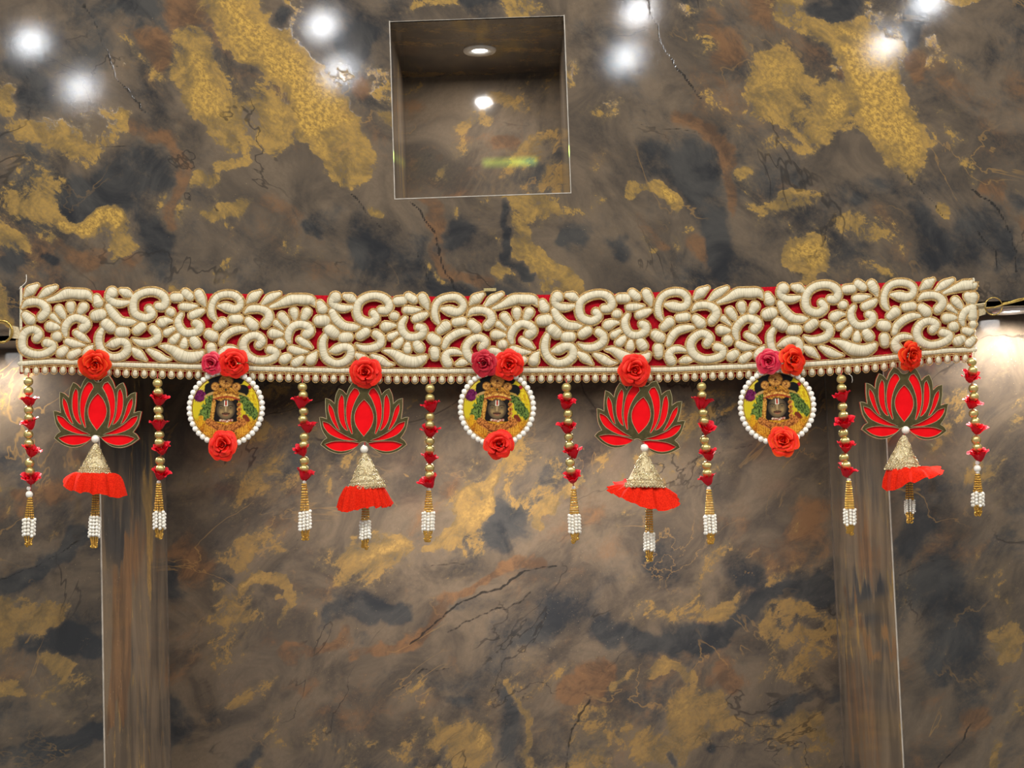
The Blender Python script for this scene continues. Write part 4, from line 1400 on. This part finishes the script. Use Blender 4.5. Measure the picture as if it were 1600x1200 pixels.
def picture_mesh(R):
    """flat print of a dark-faced crowned temple figure among flowers, painted in crop px"""
    nr_, na_ = 66, 200
    rr = np.linspace(0.002, 1, nr_)
    an = np.linspace(0, 2 * PI, na_, endpoint=False)
    r2, a2 = np.meshgrid(rr, an, indexing='ij')
    X = r2 * np.cos(a2); Zz = r2 * np.sin(a2)
    x = 490 + 405 * X; y = 545 - 405 * Zz
    w1 = (fbm(x / 26, y / 26, 1, 4) - 0.5); w2 = (fbm(x / 26 + 40, y / 26, 3, 4) - 0.5)
    fine = fbm(x / 11, y / 11, 5, 3)
    C = np.zeros(x.shape + (3,)); C[:] = lin((196, 174, 34))[:3]

    def put(mask, c, c2=None):
        k = np.clip(mask, 0, 1)[..., None]
        cc = np.array(lin(c)[:3])
        if c2 is not None:
            s = s01((fine - 0.35) / 0.3)[..., None]
            cc = cc * (1 - s) + np.array(lin(c2)[:3]) * s
        C[:] = C * (1 - k) + cc * k
    E = lambda cx, cy, rx, ry, wob=10, sh=5: np.clip(ell(x + w1 * wob, y + w2 * wob, cx, cy, rx, ry) * min(rx, ry) / sh, 0, 1)
    D = lambda pts, rad, wob=10, sh=5: np.clip(dist_poly(x + w1 * wob, y + w2 * wob, pts, rad) * rad / sh, 0, 1)
    put(np.clip((y - 650) / 60, 0, 1), (150, 96, 16), (206, 150, 40))
    put(E(215, 270, 90, 100, 30), (206, 188, 70), (190, 160, 30))
    put(E(170, 395, 78, 80, 40), (70, 10, 46), (110, 30, 80))
    put(E(830, 400, 75, 130, 40), (214, 190, 40), (180, 140, 20))
    put(E(775, 290, 28, 28, 20), (150, 20, 30))
    put(D([(340, 190), (490, 160), (640, 190)], 75, 10), (14, 12, 12))
    put(D([(300, 300), (300, 330), (480, 330), (680, 330), (700, 330)], 75, 10), (16, 14, 13))
    put(D([(240, 400), (290, 372), (345, 355)], 18, 8), (176, 140, 84))
    put(D([(640, 360), (710, 380), (770, 430)], 16, 8), (160, 130, 60))
    put(D([(300, 430), (255, 520), (210, 620), (250, 660), (300, 600), (310, 500)], 48, 60), (26, 44, 14), (106, 128, 56))
    put(D([(690, 430), (740, 480), (800, 560), (830, 620), (760, 560)], 56, 60), (26, 44, 14), (104, 126, 56))
    put(D([(190, 660), (180, 750)], 30, 20), (214, 160, 30), (180, 120, 20))
    put(D([(300, 740), (240, 800), (330, 860), (400, 880)], 60, 30), (200, 132, 34), (150, 84, 16))
    put(D([(700, 740), (760, 800), (680, 860), (600, 900)], 60, 30), (206, 140, 40), (150, 84, 16))
    put(D([(720, 640), (760, 690)], 30, 30), (110, 40, 24))
    for k in range(7):
        put(D([(250 + 22 * k, 720 + 8 * k), (230 + 30 * k, 860)], 5, 6, 3) * 0.6, (236, 190, 70))
        put(D([(740 - 22 * k, 720 + 8 * k), (760 - 30 * k, 860)], 5, 6, 3) * 0.6, (236, 190, 70))
    put(E(500, 860, 130, 90, 10), (40, 22, 14), (90, 50, 20))
    for k in range(4):
        put(D([(380, 810 + 24 * k), (500, 845 + 24 * k), (620, 810 + 24 * k)], 7, 4, 3), (198, 130, 50))
    # head, crown
    put(E(495, 560, 140, 150, 5), (20, 16, 14))
    put(D([(405, 470), (405, 650), (585, 650), (585, 470), (405, 470)], 62, 4), (20, 16, 14)); put(D([(380, 670), (610, 670)], 42, 6), (24, 18, 14))
    put(D([(345, 470), (332, 580), (318, 665)], 27, 8), (140, 90, 30), (206, 150, 66))
    for yy in (500, 557, 612, 668):
        put(E(655, yy, 32, 30, 4), (120, 64, 22), (206, 140, 62)); put(E(655, yy, 12, 12, 2), (120, 50, 20))
    put(E(490, 375, 165, 92, 5), (112, 66, 18), (196, 136, 48))
    put(D([(340, 415), (420, 385), (490, 378), (560, 385), (650, 415)], 14, 4), (228, 176, 88), (160, 100, 40))
    put(D([(335, 440), (420, 412), (490, 405), (570, 412), (660, 445)], 10, 4), (146, 40, 30))
    put(D([(345, 398), (420, 352), (490, 340), (560, 352), (640, 398)], 8, 4), (120, 70, 26))
    for cx, cy, q in ((490, 215, 90), (358, 277, 54), (617, 281, 56)):
        put(E(cx, cy, q, q, 4), (120, 74, 28)); put(E(cx, cy, q * 0.88, q * 0.88, 4), (140, 88, 34), (196, 140, 66))
        put(E(cx, cy, q * 0.5, q * 0.5, 4), (128, 78, 34), (196, 140, 70)); put(E(cx, cy, q * 0.2, q * 0.2, 4), (84, 40, 20))
    put(E(487, 318, 16, 18, 2), (36, 40, 24))
    # face
    put(E(492, 560, 118, 125, 3), (66, 55, 42)); put(E(492, 572, 104, 116, 3, 30), (116, 95, 64))
    put(E(492, 490, 80, 45, 3, 25), (98, 84, 64))
    put(E(440, 590, 34, 34, 3, 25) * 0.8, (158, 130, 82)); put(E(545, 590, 34, 34, 3, 25) * 0.8, (158, 130, 82))
    put(D([(490, 530), (490, 580)], 13, 2, 8), (168, 142, 98)); put(E(490, 584, 24, 11, 2, 6), (150, 124, 82)); put(D([(472, 596), (510, 596)], 5, 2), (36, 28, 22))
    for s in (-1, 1):
        put(D([(490 + s * 32, 520), (490 + s * 60, 510), (490 + s * 88, 520)], 6, 2, 4), (20, 16, 14))
        put(E(490 + s * 58, 541, 28, 11, 1, 3), (28, 22, 18)); put(E(490 + s * 58, 542, 22, 7, 1, 3), (150, 134, 98)); put(E(490 + s * 58, 542, 8, 8, 1, 3), (14, 12, 10))
    put(D([(450, 610), (490, 616), (532, 610)], 11, 2, 4), (70, 36, 28)); put(D([(466, 630), (490, 635), (514, 630)], 9, 2, 4), (150, 96, 68))
    put(D([(476, 455), (474, 512)], 6, 1, 3), (232, 220, 200)); put(D([(508, 455), (510, 512)], 6, 1, 3), (232, 220, 200)); put(D([(474, 514), (510, 514)], 6, 1, 3), (232, 220, 200))
    put(D([(492, 462), (492, 508)], 8, 1, 3), (190, 50, 30))
    # neck and necklace
    put(D([(425, 692), (500, 704), (570, 690)], 16, 3), (214, 190, 160), (150, 60, 50))
    put(D([(290, 712), (390, 772), (495, 796), (600, 772), (705, 712)], 48, 6), (110, 58, 22), (196, 122, 56))
    put(D([(330, 760), (400, 812), (495, 836), (590, 812), (670, 760)], 8, 4), (90, 40, 20))
    v = np.stack([X * R * PX, 0 * X - 0.0011, Zz * R * PX], -1).reshape(-1, 3)
    me_v = list(v); fs = []
    for j in range(nr_ - 1):
        for i in range(na_):
            k = (i + 1) % na_
            fs.append((j * na_ + i, j * na_ + k, (j + 1) * na_ + k, (j + 1) * na_ + i))
    fs.append(tuple(range(na_))[::-1])
    # rim and back
    base = len(me_v)
    for i in range(na_):
        me_v.append((X[-1, i] * R * PX, 0.0011, Zz[-1, i] * R * PX))
    for i in range(na_):
        k = (i + 1) % na_
        fs.append(((nr_ - 1) * na_ + i, (nr_ - 1) * na_ + k, base + k, base + i))
    fs.append(tuple(base + i for i in range(na_)))
    fs = [f[::-1] for f in fs]
    me = mesh('picture_disc', me_v, fs, M['print'], False)
    cols = np.ones((len(me_v), 4), np.float32)
    cols[:nr_ * na_, :3] = C.reshape(-1, 3); cols[nr_ * na_:, :3] = lin((120, 96, 30))[:3]
    at = me.attributes.new('print', 'FLOAT_COLOR', 'POINT'); at.data.foreach_set('color', cols.ravel())
    return me


t = NT('glossy_print')
at = t.node('ShaderNodeAttribute', attribute_name='print')
t.set(Base_Color=at.outputs['Color'], Roughness=0.4)
t.b.inputs['Specular IOR Level'].default_value = 0.15
M['print'] = t.m
PIC = picture_mesh(51.5)
m = MB(); m.tube([Vector((53.0 * PX * math.cos(a), -0.0012, 53.0 * PX * math.sin(a))) for a in np.linspace(0, 2 * PI, 73)[:-1]], 0.9 * PX, 6, True)
CORD = m.mesh('gold_cord', M['gold_thread'])
MED = [
    (353, 638, 'leftmost round pearl-edged picture of a crowned figure, hung before the dark left reveal', ('rose_pink', 332, 568, 19), ('rose_red', 365.5, 568, 23.5), ('rose_red', 349, 696.5, 25)),
    (776.5, 637.5, 'middle round pearl-edged picture of a crowned figure, at the centre of the garland', ('rose_crimson', 757, 568, 21), ('rose_red', 795.5, 570.5, 23.5), ('rose_red', 779.5, 695, 25)),
    (1214, 635, 'rightmost round pearl-edged picture of a crowned figure, beside the dark right reveal', ('rose_pink', 1201.5, 565, 20.5), ('rose_orange', 1236.5, 562.5, 24), ('rose_orange', 1223.5, 690, 25.5)),
]
for i, (cx, cy, lab, r1, r2, r3) in enumerate(MED):
    root = empty('picture_medallion', WV(cx, cy, PY), (0, ROLL + math.radians((0, 1, -3)[i]), 0))
    tag(root, lab, 'medallion', 'round pictures hanging from the garland')
    link('picture_disc', PIC, root)
    link('gold_cord', CORD, root)
    for k in range(42):
        a = 2 * PI * k / 42
        link('rim_pearl', RP, root, (56.8 * PX * math.cos(a), -0.0004, 56.8 * PX * math.sin(a)), (0, 0, k))
    make_rose(root, r1[0], r1[1], r1[2], r1[3], PY - 0.0055, 200 + i, (6, -12), 'smaller darker rose on the left of the pair at the top')
    make_rose(root, r2[0], r2[1], r2[2], r2[3], PY - 0.006, 300 + i, (4, (2, 0, 22)[i]), 'larger orange-red rose on the right of the pair at the top')
    make_rose(root, r3[0], r3[1], r3[2], r3[3], PY - 0.004, 400 + i, (-8, (0, 6, -8)[i]), 'orange-red rose covering the lower rim', 0.94)

# added spot with a line gobo, standing in for green reflections in the niche
gl = lamp('added_green_line_spot', 'SPOT', (0.02, -1.85, 0.10), 700.0, (1, 1, 1), (float(nl + nr) / 2, 0.2, float(W(800, 263, ND)[2])),
          spot_size=math.radians(9), spot_blend=0.05, shadow_soft_size=0.0)
gl.data.use_nodes = True
nt_ = gl.data.node_tree
em = nt_.nodes['Emission']
tc = nt_.nodes.new('ShaderNodeTexCoord'); sx = nt_.nodes.new('ShaderNodeSeparateXYZ')
nt_.links.new(tc.outputs['Normal'], sx.inputs[0])


def lm(op, a, b=None, clamp=False):
    n = nt_.nodes.new('ShaderNodeMath'); n.operation = op; n.use_clamp = clamp
    for i, v in enumerate((a, b)):
        if v is None: continue
        if isinstance(v, (int, float)): n.inputs[i].default_value = v
        else: nt_.links.new(v, n.inputs[i])
    return n.outputs[0]


uu = lm('DIVIDE', sx.outputs[0], lm('ABSOLUTE', sx.outputs[2])); vv = lm('DIVIDE', sx.outputs[1], lm('ABSOLUTE', sx.outputs[2]))
line = lm('SUBTRACT', 1.0, lm('MULTIPLY', lm('ABSOLUTE', vv), 1 / 0.0042), True)


def gate(lo, hi, soft=0.003):
    a = lm('MULTIPLY', lm('SUBTRACT', uu, lo), 1 / soft, True); b = lm('MULTIPLY', lm('SUBTRACT', hi, uu), 1 / soft, True)
    return lm('MULTIPLY', a, b)


th0 = math.atan(((nl + nr) / 2 - 0.02) / 2.05)
uat = lambda X, Y: math.tan(math.atan((X - 0.02) / (Y + 1.85)) - th0)
b0, b1 = uat(W(750, 253, ND)[0], ND), uat(W(842, 253, ND)[0], ND)
gates = lm('ADD', lm('MULTIPLY', gate(uat(nl, 0.008), uat(nl, ND), 0.001), 7.0), lm('ADD', gate(b0, b1, 0.004), lm('MULTIPLY', gate(uat(nr, ND) + 0.001, uat(nr, 0.009), 0.001), 7.0)))
mx = nt_.nodes.new('ShaderNodeMix'); mx.data_type = 'RGBA'
nt_.links.new(lm('MULTIPLY', gate((b0 + b1) / 2 - 0.002, b1 + 0.004, 0.012), 1.0), mx.inputs[0])
mx.inputs[6].default_value = (0.42, 0.85, 0.06, 1); mx.inputs[7].default_value = (0.12, 0.7, 0.42, 1)
nt_.links.new(mx.outputs[2], em.inputs[0])
nt_.links.new(lm('MULTIPLY', line, gates), em.inputs[1])
